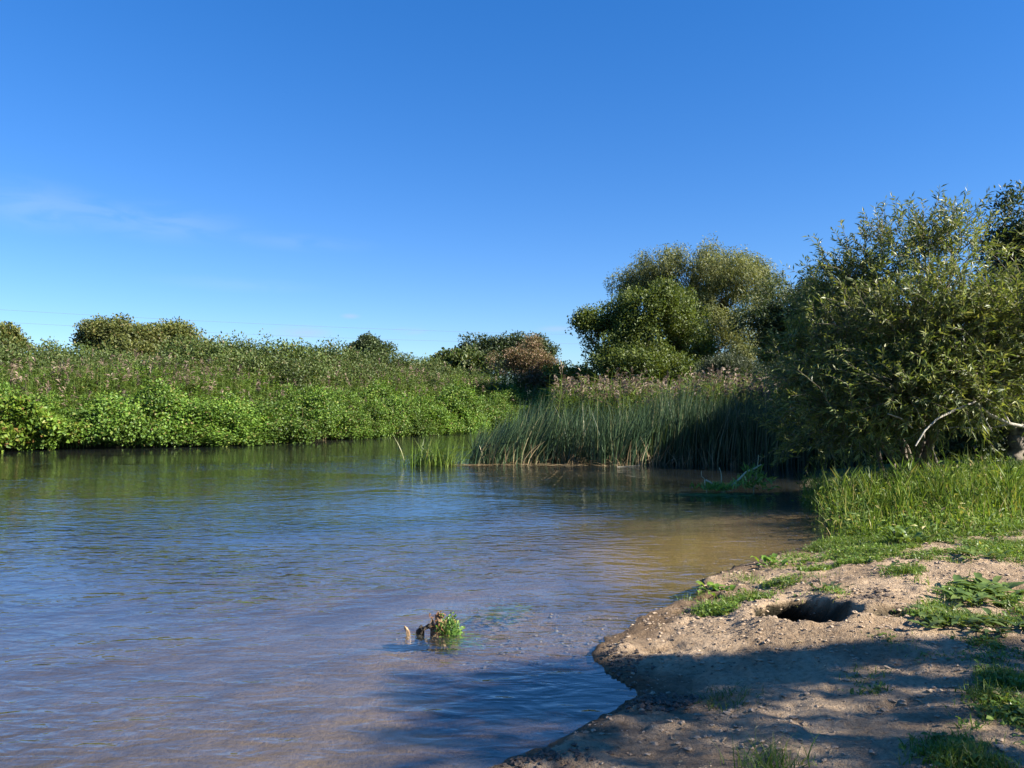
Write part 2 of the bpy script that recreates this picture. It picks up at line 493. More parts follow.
n.links.new(n2.outputs["Fac"], r1.inputs[0])
r1b = ramp(n, [(.38, (.66, .63, .60)), (.60, (1.06, 1.04, 1.02))]); n.links.new(n1.outputs["Fac"], r1b.inputs[0])
mxa = n.nodes.new("ShaderNodeMix"); mxa.data_type = 'RGBA'; mxa.blend_type = 'MULTIPLY'; mxa.inputs[0].default_value = 1
n.links.new(r1.outputs[0], mxa.inputs[6]); n.links.new(r1b.outputs[0], mxa.inputs[7])
# specks of leaf litter and droppings
sp = n.nodes.new("ShaderNodeTexVoronoi"); sp.inputs["Scale"].default_value = 26
n.links.new(g.outputs["Position"], sp.inputs["Vector"])
spr = ramp(n, [(.06, (.35, .30, .26)), (.16, (1, 1, 1))]); n.links.new(sp.outputs["Distance"], spr.inputs[0])
mxs = n.nodes.new("ShaderNodeMix"); mxs.data_type = 'RGBA'; mxs.blend_type = 'MULTIPLY'; mxs.inputs[0].default_value = .8
n.links.new(mxa.outputs[2], mxs.inputs[6]); n.links.new(spr.outputs[0], mxs.inputs[7])
# turf soil
r2 = ramp(n, [(.35, (.035, .055, .014)), (.65, (.085, .105, .030))]); n.links.new(n2.outputs["Fac"], r2.inputs[0])
mxt = n.nodes.new("ShaderNodeMix"); mxt.data_type = 'RGBA'
n.links.new(at.outputs["Fac"], mxt.inputs[0]); n.links.new(mxs.outputs[2], mxt.inputs[6]); n.links.new(r2.outputs[0], mxt.inputs[7])
# wet sand at the waterline, drowned sand, then dark silt with depth
zr = n.nodes.new("ShaderNodeMapRange"); zr.inputs[1].default_value = -1.0; zr.inputs[2].default_value = .12
zn = n.nodes.new("ShaderNodeMath"); zn.operation = 'MULTIPLY_ADD'; zn.inputs[1].default_value = .08; n.links.new(n1.outputs["Fac"], zn.inputs[0])
n.links.new(sep.outputs["Z"], zn.inputs[2])
n.links.new(zn.outputs[0], zr.inputs[0])
wet = ramp(n, [(.30, (.28, .25, .21)), (.70, (.52, .46, .38)), (.90, (.64, .56, .46)), (.935, (.42, .39, .36)), (.955, (.46, .43, .40)), (.988, (1, 1, 1))])
n.links.new(zr.outputs[0], wet.inputs[0])
mxw = n.nodes.new("ShaderNodeMix"); mxw.data_type = 'RGBA'; mxw.blend_type = 'MULTIPLY'; mxw.inputs[0].default_value = 1
n.links.new(mxt.outputs[2], mxw.inputs[6]); n.links.new(wet.outputs[0], mxw.inputs[7])
ats = n.nodes.new("ShaderNodeAttribute"); ats.attribute_name = "silt_hole_shade"
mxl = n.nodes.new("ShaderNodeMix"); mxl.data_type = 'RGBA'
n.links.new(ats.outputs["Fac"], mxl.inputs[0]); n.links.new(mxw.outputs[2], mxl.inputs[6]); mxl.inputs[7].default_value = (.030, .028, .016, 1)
atg = n.nodes.new("ShaderNodeAttribute"); atg.attribute_name = "gold"
mxg = n.nodes.new("ShaderNodeMix"); mxg.data_type = 'RGBA'
n.links.new(atg.outputs["Fac"], mxg.inputs[0]); n.links.new(mxl.outputs[2], mxg.inputs[6]); mxg.inputs[7].default_value = (.44, .27, .08, 1)
p = n.nodes.new("ShaderNodeBsdfPrincipled"); p.inputs["Roughness"].default_value = .92; p.inputs["Specular IOR Level"].default_value = .2
n.links.new(mxg.outputs[2], p.inputs["Base Color"])
ad = n.nodes.new("ShaderNodeMath"); ad.operation = 'MULTIPLY_ADD'; ad.inputs[1].default_value = .35
n.links.new(n3.outputs["Fac"], ad.inputs[0]); n.links.new(n2.outputs["Fac"], ad.inputs[2])
b = n.nodes.new("ShaderNodeBump"); b.inputs["Strength"].default_value = 1.0; b.inputs["Distance"].default_value = .045
n.links.new(ad.outputs[0], b.inputs["Height"]); n.links.new(b.outputs[0], p.inputs["Normal"])
n.links.new(p.outputs[0], out.inputs[0])

Pq = hole_push(X, Y)
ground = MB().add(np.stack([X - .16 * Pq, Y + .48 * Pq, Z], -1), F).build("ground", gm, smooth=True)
a = ground.data.attributes.new("turf", 'FLOAT', 'POINT'); a.data.foreach_set("value", Gr.ravel().astype(np.float32))
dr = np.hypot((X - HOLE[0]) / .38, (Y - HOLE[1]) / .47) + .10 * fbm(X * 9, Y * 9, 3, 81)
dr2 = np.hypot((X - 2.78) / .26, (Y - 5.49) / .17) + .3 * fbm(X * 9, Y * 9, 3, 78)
damp_hole_shade = np.clip((1 - sstep(.90, 1.04, dr)) + .8 * (1 - sstep(.6, 1.05, dr2)), 0, 1) * .98                                # moist dug earth, with the hole's shade painted in as near-black colour
silt_hole_shade = np.maximum(0, sstep(11.5, 15, Y + 1.5 * fbm(X * .5, Y * .5, 3, 95)) * sstep(0, .1, -SDg))      # dark mud on the bed of the far channel
silt_hole_shade = np.maximum(silt_hole_shade, damp_hole_shade)  # one mask carries the far mud and the painted shade of the hole
a = ground.data.attributes.new("silt_hole_shade", 'FLOAT', 'POINT'); a.data.foreach_set("value", silt_hole_shade.ravel().astype(np.float32))
gold = np.exp(-(((X - 2.3) / 1.5) ** 2 + ((Y - 9.6) / 2.0) ** 2) ** 2) + np.exp(-(((X + .1) / .8) ** 2 + ((Y - 7.0) / .45) ** 2) ** 2)   # algae stained shoals
gold = np.clip(gold * (.95 + .5 * fbm(X * 1.5, Y * 1.5, 3, 96)), 0, 1) * sstep(.05, .3, -SDg)
a = ground.data.attributes.new("gold", 'FLOAT', 'POINT'); a.data.foreach_set("value", gold.ravel().astype(np.float32))
tag(ground, kind="structure", label="bare sandy river bank with a dug hole, turf and river bed")

# ------------------------------------------------------------------ water
wm, n, out = newmat("river_water")
g = n.nodes.new("ShaderNodeNewGeometry")
def wave(scale, rot, det, dist=0.0):
    mp = n.nodes.new("ShaderNodeMapping"); mp.inputs["Scale"].default_value = scale; mp.inputs["Rotation"].default_value = (0, 0, rot)
    n.links.new(g.outputs["Position"], mp.inputs["Vector"])
    q = n.nodes.new("ShaderNodeTexNoise"); q.inputs["Scale"].default_value = 1; q.inputs["Detail"].default_value = det
    q.inputs["Distortion"].default_value = dist
    n.links.new(mp.outputs[0], q.inputs["Vector"])
    return q.outputs["Fac"]
def math_(op, a, b, c=None):
    q = n.nodes.new("ShaderNodeMath"); q.operation = op
    for i, v in enumerate((a, b, c)):
        if v is None: continue
        if isinstance(v, (int, float)): q.inputs[i].default_value = v
        else: n.links.new(v, q.inputs[i])
    return q.outputs[0]
wa = wave((2.4, 5.6, 1), R(14), 2, .7)
wb = wave((4.5, 10.0, 1), R(-16), 2, .5)
wc = wave((.40, .9, 1), R(8), 1)
calm = wave((.16, .34, 1), R(14), 3, .8)
cr = n.nodes.new("ShaderNodeMapRange"); cr.inputs[1].default_value = .35; cr.inputs[2].default_value = .65
cr.inputs[3].default_value = .25; cr.inputs[4].default_value = 1.35
n.links.new(calm, cr.inputs[0])
hsum = math_('ADD', math_('MULTIPLY', wa, .0125), math_('ADD', math_('MULTIPLY', wb, .0075), math_('MULTIPLY', wc, .006)))
sp_ = n.nodes.new("ShaderNodeSeparateXYZ"); n.links.new(g.outputs["Position"], sp_.inputs[0])
lee = n.nodes.new("ShaderNodeMapRange"); lee.interpolation_type = 'SMOOTHSTEP'          # calmer in the lee of the sandy bank
lee.inputs[1].default_value, lee.inputs[2].default_value = 1.2, -2.2
lee.inputs[3].default_value, lee.inputs[4].default_value = .45, 1.0
n.links.new(math_('SUBTRACT', sp_.outputs["X"], math_('MULTIPLY', math_('SUBTRACT', sp_.outputs["Y"], 5.0), .45)), lee.inputs[0])
nr = n.nodes.new("ShaderNodeMapRange"); nr.interpolation_type = 'SMOOTHSTEP'            # the breeze ruffles the open reach near the bank more than the far side
nr.inputs[1].default_value, nr.inputs[2].default_value = 13.0, 6.0
nr.inputs[3].default_value, nr.inputs[4].default_value = .85, 2.0
n.links.new(sp_.outputs["Y"], nr.inputs[0])
hh = math_('MULTIPLY', math_('MULTIPLY', math_('MULTIPLY', hsum, cr.outputs[0]), lee.outputs[0]), nr.outputs[0])
b = n.nodes.new("ShaderNodeBump"); b.inputs["Strength"].default_value = 1.0; b.inputs["Distance"].default_value = 1.0
n.links.new(hh, b.inputs["Height"])
gl = n.nodes.new("ShaderNodeBsdfGlossy"); gl.inputs["Roughness"].default_value = .0; n.links.new(b.outputs[0], gl.inputs["Normal"])
tr = n.nodes.new("ShaderNodeBsdfTransparent"); tr.inputs["Color"].default_value = (.93, .95, .90, 1)
dt = n.nodes.new("ShaderNodeVectorMath"); dt.operation = 'DOT_PRODUCT'
n.links.new(b.outputs[0], dt.inputs[0]); n.links.new(g.outputs["Incoming"], dt.inputs[1])
ca = math_('ABSOLUTE', dt.outputs["Value"], None)
fres = math_('MULTIPLY_ADD', math_('POWER', math_('SUBTRACT', 1.0, ca), 2.9), .98, .02)      # reflectance of water, the same from both sides
mx = n.nodes.new("ShaderNodeMixShader")
n.links.new(fres, mx.inputs[0]); df = n.nodes.new("ShaderNodeBsdfDiffuse"); df.inputs["Color"].default_value = (.22, .27, .28, 1)        # suspended silt
mt_ = n.nodes.new("ShaderNodeMixShader"); mt_.inputs[0].default_value = .065
n.links.new(tr.outputs[0], mt_.inputs[1]); n.links.new(df.outputs[0], mt_.inputs[2])
n.links.new(mt_.outputs[0], mx.inputs[1]); n.links.new(gl.outputs[0], mx.inputs[2])
n.links.new(mx.outputs[0], out.inputs[0])
va = n.nodes.new("ShaderNodeVolumeAbsorption"); va.inputs["Color"].default_value = (.62, .60, .54, 1); va.inputs["Density"].default_value = .60
n.links.new(va.outputs[0], out.inputs["Volume"])
pn = np.roll(WATER, -1, 0) - np.roll(WATER, 1, 0)
pn = unit(np.stack([pn[:, 1], -pn[:, 0]], 1))
area = .5 * np.sum(WATER[:, 0] * np.roll(WATER[:, 1], -1) - np.roll(WATER[:, 0], -1) * WATER[:, 1])
rim = WATER + pn * (.40 if area > 0 else -.40)            # a little under the banks on every side
if area < 0: rim = rim[::-1]
k = len(rim)
V = np.concatenate([np.concatenate([rim, np.zeros((k, 1))], 1), np.concatenate([rim, np.full((k, 1), -3.0)], 1)])
i = np.arange(k); j = (i + 1) % k
water = MB().add(V, [list(range(k))], [list(range(2 * k - 1, k - 1, -1))], np.stack([i, i + k, j + k, j], 1)).build("river_water", wm)
tag(water, kind="structure", label="rippled blue brown river water")


# ------------------------------------------------------------------ trees and bushes
def crown(mb, lobes, n_cl, per, L, Wd, cr, up=.2, droop=0.0, shell=.55, gap=.38, gscale=.9, shoot=0.0, seed=0, fold=.1, broad=False, cut=None, sub=9):
    """Leaf clusters through a union of ellipsoid lobes (local coordinates). Returns the cluster centres."""
    lobes = np.asarray(lobes, float)
    if sub:
        ex = [np.concatenate([l[:3], l[3:] * .62]) for l in lobes]
        for l in lobes:
            for _ in range(sub):
                dd = rdir(1)[0]; dd[2] = abs(dd[2]) * .9 - .25; dd[1] = -abs(dd[1]) if rng.random() < .65 else dd[1]
                k = rng.uniform(.22, .46)
                ex.append(np.concatenate([l[:3] + dd * l[3:] * (1.12 - k * .65), l[3:] * k]))
        lobes = np.array(ex)
    vol = (lobes[:, 3] * lobes[:, 4] * lobes[:, 5]) ** (2 / 3)
    C, O = [], []
    tries = 0
    while len(C) < n_cl and tries < n_cl * 12:
        tries += 1
        l = lobes[rng.choice(len(lobes), p=vol / vol.sum())]
        d = rdir(1)[0]
        spray = rng.random() < .14
        if d[2] < -.55 and rng.random() < .7: continue
        r = shell + (1 - shell) * rng.random() ** .6
        r *= 1 + .12 * math.sin(5 * d[0] + seed) * math.cos(4 * d[1] + 2 * seed) + .11 * rng.normal()
        if spray: r *= rng.uniform(1.04, 1.22)
        q = l[:3] + d * l[3:] * r
        ok = True
        for m in lobes:
            if m is not l and (((q - m[:3]) / m[3:]) ** 2).sum() < .35: ok = False
        v = vnoise(np.array(q[0] / gscale + seed * 3.1), np.array((q[2] + q[1] * .7) / gscale), 100 + seed)
        if v < gap * .8: ok = False
        if cut and not cut(q): ok = False
        if ok: C.append(q); O.append(d)
    C, O = np.array(C), np.array(O)
    n = len(C)
    P = np.repeat(C, per, 0); Od = np.repeat(O, per, 0)
    off = rdir(n * per) * (rng.random((n * per, 1)) ** .45) * cr
    if shoot:
        ax = unit(Od * .7 + np.array((0, 0, .9)) + rdir(len(Od)) * .1)
        ax = np.repeat(unit(O * .8 + np.array((0, 0, .75)) + .5 * rdir(n)), per, 0)
        t = rng.random((n * per, 1))
        off = off * .28 + ax * t * shoot
    P = P + off
    D = unit(Od * .5 + rdir(len(P)) * .9 + np.array((0, 0, up)))
    N = unit(rdir(len(P)) * .75 + Od * .6 + np.array((0, 0, .5)))
    Ls = L * rng.uniform(.65, 1.3, len(P))
    if broad: round_leaves(mb, P, D, N, Ls, Wd * Ls / L, fold)
    else: leaves(mb, P, D, N, Ls, Wd * Ls / L, fold, droop)
    return C


def limbs(mb, base, lobes, C, r0, n_twig=50, trunk_h=None, stems=1):
    base = np.asarray(base, float); lobes = np.asarray(lobes, float)
    cz = lobes[:, 2].min()
    fork = base + np.array((0, 0, trunk_h if trunk_h else max(.4, cz * .45)))
    tube(mb, bend(base - np.array((0, 0, .3)), fork, 0, r0 * .25), r0 * 1.35, r0 * .85, 8)
    hubs = []
    for l in lobes:
        e = l[:3] + np.array((0, 0, .25 * l[5]))
        tube(mb, bend(fork, e, .05 * np.linalg.norm(e - fork), .06 * np.linalg.norm(e - fork)), r0 * .6, r0 * .16, 6)
        hubs.append(l[:3])
    hubs = np.array(hubs)
    for c in C[rng.permutation(len(C))[:n_twig]]:
        h = hubs[np.argmin(((hubs - c) ** 2).sum(1))]
        s = fork + (h - fork) * rng.uniform(.5, .95)
        tube(mb, bend(s, c, .1, .06 * np.linalg.norm(c - s), 5), r0 * .16, r0 * .03, 4, cap=False)


def gz(x, y): return float(height(np.array([x]), np.array([y]), False)[0])


def tree(name, x, y, lobes_px, d, label, cat, mat, n_cl, per, L, Wd, cr, r0, group=None, bark='bark', depth=.9, seed=0, **kw):
    """lobes_px: (px, py, half width px, half height px, metres towards the back) measured in the picture at distance d."""
    z0 = max(gz(x, y), 0.02) - .05
    root = empty(name, (x, y, z0), label, cat, group)
    lobes = []
    for (px, py, rx, ry, dz) in lobes_px:
        c = W(px, py, d + dz)
        k = (d + dz) / FOC
        lobes.append((c[0] - x, c[1] - y, c[2] - z0, rx * k, rx * k * depth, ry * k))
    mb = MB()
    C = crown(mb, lobes, n_cl, per, L, Wd, cr, seed=seed, **kw)
    mt = MB(); limbs(mt, (0, 0, 0), lobes, C, r0)
    mt.build("trunk", M[bark], root, True)
    mb.build("crown", M[mat], root)
    return root


# tall pale willow behind, round tree in front of it, and the dark willow filling the gap on the right
tree("willow_tree", 10.5, 50, [(695, 305, 50, 45, .5), (695, 275, 62, 34, 0), (650, 285, 34, 28, 1), (740, 295, 40, 40, 0), (620, 290, 26, 20, 1), (765, 280, 14, 18, 0), (700, 330, 60, 40, 0), (720, 355, 46, 30, -2)], 50,
     "tall pale willow with a feathery crown standing behind the round tree", "tree", 'tree_willow', 2100, 36, .24, .052, .62, .42, droop=.35, up=-.1, seed=1, gap=.5, gscale=1.5)
tree("round_tree", 7.6, 42, [(645, 345, 54, 56, .8), (655, 330, 46, 46, 0), (612, 345, 32, 44, 0), (625, 368, 40, 28, -.6), (690, 350, 28, 40, 0), (640, 372, 58, 26, -1), (592, 330, 18, 22, 0), (660, 300, 30, 22, 0)], 42,
     "round yellow green tree with a dense low crown in front of the tall willow", "tree", 'round_tree', 2000, 40, .145, .08, .46, .35, seed=2, gap=.48, gscale=1.0, sub=12)
tree("willow_tree", 15.5, 44, [(800, 320, 44, 46, 0), (778, 302, 22, 28, .5), (765, 330, 30, 40, 0), (840, 330, 40, 56, 0), (800, 370, 60, 34, 0), (830, 295, 28, 26, 1)], 40,
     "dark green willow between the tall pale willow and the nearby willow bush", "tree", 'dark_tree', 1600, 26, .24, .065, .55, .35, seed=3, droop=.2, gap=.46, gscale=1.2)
for k, (px, py, rx, ry, dd, lab) in enumerate([(728, 372, 27, 17, 33, "grey green sallow bush behind the brown reeds, the rounder of two"),
                                               (778, 380, 26, 14, 33, "low grey green sallow bush touching the dark willow")]):
    c = W(px, py, dd)
    tree("sallow_bush", c[0], c[1], [(px, py, rx, ry, 0), (px - rx * .5, py + 5, rx * .6, ry * .8, 0), (px + rx * .5, py + 4, rx * .6, ry * .8, -.3)], dd, lab, "bush", 'sallow', 420, 30, .14, .03, .35, .07, seed=5 + k, up=.5, gap=.2)

# trees and hedge bushes along the far skyline
tree("hawthorn_tree", -20, 40, [(108, 334, 24, 13, 0), (132, 338, 22, 11, 0), (92, 342, 13, 10, 0), (118, 328, 12, 9, 0), (125, 351, 34, 11, -.5)], 40,
     "bushy hawthorn on the far skyline with sky showing beneath its edge", "tree", 'hawthorn', 560, 42, .135, .085, .5, .16, seed=7, gap=.34)
tree("hawthorn_tree", -17.3, 42, [(165, 337, 24, 12, 0), (190, 340, 18, 11, 0), (150, 345, 22, 14, 0), (178, 333, 14, 8, 0), (175, 352, 36, 11, -.5)], 42,
     "flat topped hawthorn joined to the bushy one on the far skyline", "tree", 'hawthorn', 560, 42, .135, .085, .5, .16, seed=8, gap=.3)
tree("hawthorn_tree", -25.5, 37, [(4, 345, 16, 17, 0), (-22, 340, 24, 18, 0)], 37,
     "hawthorn cut off by the edge of the photo above the left bank", "tree", 'hawthorn', 420, 42, .135, .085, .5, .16, seed=9, gap=.34)
tree("round_tree", -11.5, 62, [(369, 348, 15, 10, 0), (381, 353, 11, 8, 0), (358, 353, 10, 7, 0)], 62,
     "small dark round tree alone on top of the hedge line", "tree", 'dark_tree', 300, 40, .18, .12, .6, .16, seed=10, gap=.3)
tree("round_tree", -2, 60, [(490, 350, 26, 17, 0), (520, 350, 26, 17, 0), (475, 356, 18, 14, 0), (538, 356, 18, 16, 0), (505, 366, 44, 20, 0)], 60,
     "dark domed tree behind the reddish hawthorn", "tree", 'dark_tree', 800, 42, .18, .12, .6, .2, seed=11, gap=.3)
tree("scrub_bush", -4.5, 56, [(462, 362, 24, 12, 0), (448, 366, 12, 9, 0), (480, 368, 20, 14, 0)], 56,
     "low dark green bush at the foot of the domed tree", "bush", 'scrub', 360, 24, .24, .16, .5, .1, seed=12, gap=.3)
tree("hawthorn_tree", .6, 47, [(522, 362, 22, 20, 0), (540, 372, 22, 18, 0), (505, 362, 16, 14, 0), (530, 382, 30, 14, 0), (530, 348, 10, 12, 0)], 47,
     "reddish brown hawthorn bush in front of the domed tree", "tree", 'red_thorn', 640, 38, .12, .06, .45, .12, seed=13, gap=.38, up=.3)
tree("elder_bush", 4.0, 46, [(568, 378, 22, 14, 0), (585, 388, 20, 12, 0), (556, 386, 18, 12, 0)], 46,
     "yellowish bush between the reddish hawthorn and the round tree", "bush", 'round_tree', 360, 26, .18, .11, .4, .1, seed=14, gap=.36)

# scrub band: bushes from two built kinds, copied along the bank top
protos = []
for k in range(4):
    root = empty("scrub_bush", (0, 0, -50), "dull green scrub bush in the unbroken thicket along the top of the far bank", "bush", "scrub bushes along the far bank top")
    lobes = [(0, 0, 1.5, 1.7, 1.5, 1.3), (1.0, .3, 1.1, 1.2, 1.1, 1.0), (-1.0, -.2, 1.2, 1.2, 1.1, 1.1), (.2, -.6, .9, 1.5, 1.0, .9)]
    mb = MB(); C = crown(mb, lobes, 420, 40, .105, .062, .42, seed=30 + k, gap=.22, up=.35)
    mt = MB(); limbs(mt, (0, 0, 0), lobes, C, .07, 24)
    mt.build("trunk", M['bark'], root, True); mb.build("crown", M['scrub'], root)
    protos.append(root)


def place(proto, loc, rz, s, used):
    """First use moves the built one; later uses copy it with its parts."""
    if proto.name in used:
        r = proto.copy(); col.objects.link(r)
        for ch in proto.children:
            c = ch.copy(); col.objects.link(c); c.parent = r
    else:
        used.add(proto.name); r = proto
    r.location = [float(v) for v in loc]; r.rotation_euler = (0, 0, rz)
    r.scale = s if isinstance(s, tuple) else (s, s, s)
    return r


used = set()
BANK = np.array([(-36, 22), (-17.7, 25.6), (-11.6, 27.6), (-6.3, 32.7), (-2.2, 38), (-.6, 40), (4, 43), (14, 44)])   # far waterline
def along(t):
    seg = np.linalg.norm(np.diff(BANK, axis=0), axis=1); cum = np.concatenate([[0], np.cumsum(seg)])
    s = t * cum[-1]; i = np.clip(np.searchsorted(cum, s) - 1, 0, len(seg) - 1)
    p = BANK[i] + (BANK[i + 1] - BANK[i]) * ((s - cum[i]) / seg[i])[..., None]
    d = unit(BANK[i + 1] - BANK[i]); return p, np.stack([-d[..., 1], d[..., 0]], -1)     # point, normal away from the river

# skyline of the thicket: px, row of its top, distance
sky_pts = [(-30, 345, 33), (20, 340, 34), (55, 341, 35), (95, 345, 36), (140, 348, 37), (185, 341, 37), (215, 336, 38), (250, 336, 39), (285, 337, 40), (318, 342, 42), (345, 347, 44),
           (378, 347, 46), (410, 353, 48), (435, 359, 50), (458, 366, 47), (480, 374, 46), (500, 380, 45), (548, 388, 44), (230, 350, 35), (270, 352, 36), (310, 355, 38), (350, 359, 40), (395, 364, 42), (430, 370, 44),
           (160, 353, 34), (70, 352, 33)]
for k, (px, py, d) in enumerate(sky_pts):
    c = W(px, py, d); z0 = gz(c[0], c[1]) - .1
    s = (c[2] - z0) / 2.75
    place(protos[k % 4], (c[0], c[1], z0), random.uniform(0, 6.28), (max(s, .75) * 1.05, max(s, .75) * 1.05, s), used)


for k, (x_, y_, s_) in enumerate([(6.5, 47, .95), (8.6, 46, 1.0), (10.6, 47, 1.05), (12.4, 45.5, 1.0), (14.4, 46.5, 1.1), (17, 47, 1.15), (19.5, 46, 1.2), (4.6, 48, .85)]):
    place(protos[k % 4], (x_, y_, gz(x_, y_) - .1), random.uniform(0, 6.28), (s_ * 1.15, s_ * 1.15, s_), used)


# ------------------------------------------------------------------ far bank reeds (uncountable) and riverside greenery
def reed_mass(name, P, H, lean, label, leaf_mat, plume_mat, leafn=7, LL=.42, LW=.035, plume=.30, frac=1.0):
    n = len(P)
    mb = MB()
    blades(mb, P, H, lean, .022, 3, 1.3, .5)
    top = P.copy(); top[:, :2] += lean; top[:, 2] += H - np.minimum(.5 * (lean ** 2).sum(1) / H, H * .6)
    t = rng.uniform(.3, .97, (n, leafn)); az = rng.uniform(0, math.tau, (n, leafn))
    Q = P[:, None, :] + (top - P)[:, None, :] * t[..., None]
    D = np.stack([np.cos(az), np.sin(az), rng.uniform(.2, 1.1, (n, leafn))], -1)
    Dn = D.reshape(-1, 3)
    leaves(mb, Q.reshape(-1, 3), Dn, rdir(len(Dn)) * .4 + np.array((0, 0, 1.0)), LL * rng.uniform(.6, 1.3, len(Dn)), LW, .1, .25, .3)
    o = mb.build(name, M[leaf_mat])
    tag(o, label, "reeds", kind="stuff")
    if plume:
        mp = MB()
        k = 9
        sel = rng.random(n) < frac; top = top[sel]; lean = lean[sel]; n = len(top)
        q = np.repeat(top, k, 0) + np.array((0, 0, -.02)) + np.concatenate([rng.normal(size=(n * k, 2)) * .02, rng.uniform(-.22, .08, (n * k, 1))], 1)
        ld = np.repeat(unit(np.concatenate([lean + rng.normal(size=(n, 2)) * .1, np.full((n, 1), .25)], 1)), k, 0)
        leaves(mp, q, ld + rdir(n * k) * .45, rdir(n * k), plume * rng.uniform(.5, 1, n * k), .05, 0, .3, .5)
        return o, mp
    return o, None


n = 8500
t = rng.random(n); p, nn = along(t * .86)
off = .9 + 7.0 * rng.random(n) ** .9
P = np.concatenate([p + nn * off[:, None], np.zeros((n, 1))], 1)
P[:, 2] = height(P[:, 0], P[:, 1], False) - .05
H = 1.25 + .85 * sstep(1.5, 4, off) + rng.normal(size=n) * .22 + .3 * fbm(P[:, 0] * .35, P[:, 1] * .35, 3, 11)
lean = rng.normal(size=(n, 2)) * .16 + np.array((.10, -.06))
o, mp = reed_mass("common_reeds", P, H, lean, "olive green common reeds covering the far bank behind the bright plants", 'reed_leaf', 'plume', frac=.13, leafn=9)
tag(mp.build("reed_plumes", M['plume']), "dusty pink flowering plumes of the reeds on the far bank", "reeds", kind="stuff")

# bright leafy plants hanging over the far waterline: each clump a thing
hp = []
for k in range(4):
    root = empty("riverside_plant", (0, 0, -50), "bright green leafy plant clump overhanging the far waterline", "plant", "leafy plants along the far waterline")
    lobes = [(0, 0, .75, 1.15, .9, .8), (.7, -.1, .5, .8, .7, .6), (-.8, .1, .55, .8, .7, .65), (.1, .4, 1.05, 1.0, .8, .7), (0, -.55, .35, 1.1, .6, .45)]
    mb = MB(); C = crown(mb, lobes, 330, 36, .09, .066, .30, seed=50 + k, gap=.22, up=-.1, broad=False, fold=.2, sub=5)
    ms = MB()
    for q in C[rng.permutation(len(C))[:26]]:
        tube(ms, bend((0, 0, -.1), q, .15, .03, 5), .014, .006, 4, cap=False)
    ms.build("stem", M['bark'], root); mb.build("foliage", M['herb'], root)
    hp.append(root)
used2 = set()
tt = np.linspace(.28, .80, 40)
for k, t in enumerate(tt):
    (p,), (nn,) = along(np.array([t + rng.uniform(-.006, .006)]))
    o_ = rng.uniform(-.05, .6)
    q = p + nn * o_
    s = rng.uniform(.6, 1.15)
    place(hp[k % 4], (q[0], q[1], max(gz(*q), 0) - .12), rng.uniform(-.5, .5) + math.atan2(-nn[0], nn[1]) + (math.pi if k % 3 == 0 else 0), (s * 1.15, s, s * rng.uniform(.65, 1.25)), used2)
for k, t in enumerate(np.linspace(.28, .78, 26)):
    (p,), (nn,) = along(np.array([t + rng.uniform(-.01, .01)]))
    q = p + nn * rng.uniform(1.3, 2.4)
    s = rng.uniform(.55, .95)
    place(hp[(k + 2) % 4], (q[0], q[1], gz(*q) + .05), rng.uniform(0, 6.28), (s, s, s * rng.uniform(.9, 1.3)), used2)

# nettles and willowherb between and above the clumps (uncountable)
n = 8000
t = rng.random(n); p, nn = along(.22 + t * .60)
off = -.1 + 7.0 * rng.random(n) ** 1.7 + .5 * fbm(p[:, 0] * .9, p[:, 1] * .9, 2, 88)
P = np.concatenate([p + nn * off[:, None], np.zeros((n, 1))], 1)
P[:, 2] = np.maximum(height(P[:, 0], P[:, 1], False), 0) - .05
H = np.clip(.85 + .30 * sstep(.3, 2.5, off) + .75 * sstep(1.5, 5.5, off) + .55 * fbm(P[:, 0] * .6, P[:, 1] * .6, 3, 12) + rng.normal(size=n) * .22, .3, 2.3)
o, mp = reed_mass("nettles", P, H, rng.normal(size=(n, 2)) * .15 + nn * -.12, "green nettles and willowherb tangled among the bright plants of the far bank", 'herb', None, leafn=16, LL=.15, LW=.065, plume=0)
n = 500
t = rng.random(n); p, nn = along(.22 + t * .60); off = -.25 + 1.2 * rng.random(n)
P = np.concatenate([p + nn * off[:, None], np.full((n, 1), -.05)], 1)
mb = MB(); blades(mb, P, rng.uniform(.4, 1.7, n), rng.normal(size=(n, 2)) * .35, .022, 4, 1.6, .8)
tag(mb.build("dry_reeds", M['dry']), "dead straw coloured stems hanging along the far waterline", "reeds", kind="stuff")

# the bramble mound on the left
c = W(18, 440, 25.4)
root = empty("bramble_bush", (c[0], c[1], 0.0), "big yellow green bramble mound with dead brown leaves at its foot", "bush")
lobes = [(-1.6, .3, .9, 1.3, .9, .9), (-.2, .2, 1.0, 1.2, .9, .85), (.8, .3, .6, 1.0, .8, .65), (-.6, -.4, .45, 1.6, .7, .5)]
mb = MB(); C = crown(mb, lobes, 640, 22, .15, .12, .28, seed=61, gap=.2, up=-.1, fold=.2)
ms = MB()
for q in C[rng.permutation(len(C))[:40]]:
    tube(ms, bend((-.2, .2, -.2), q, .3, .05, 6), .014, .007, 4, cap=False)
ms.build("stem", M['drift'], root); mb.build("foliage", M['bramble'], root)

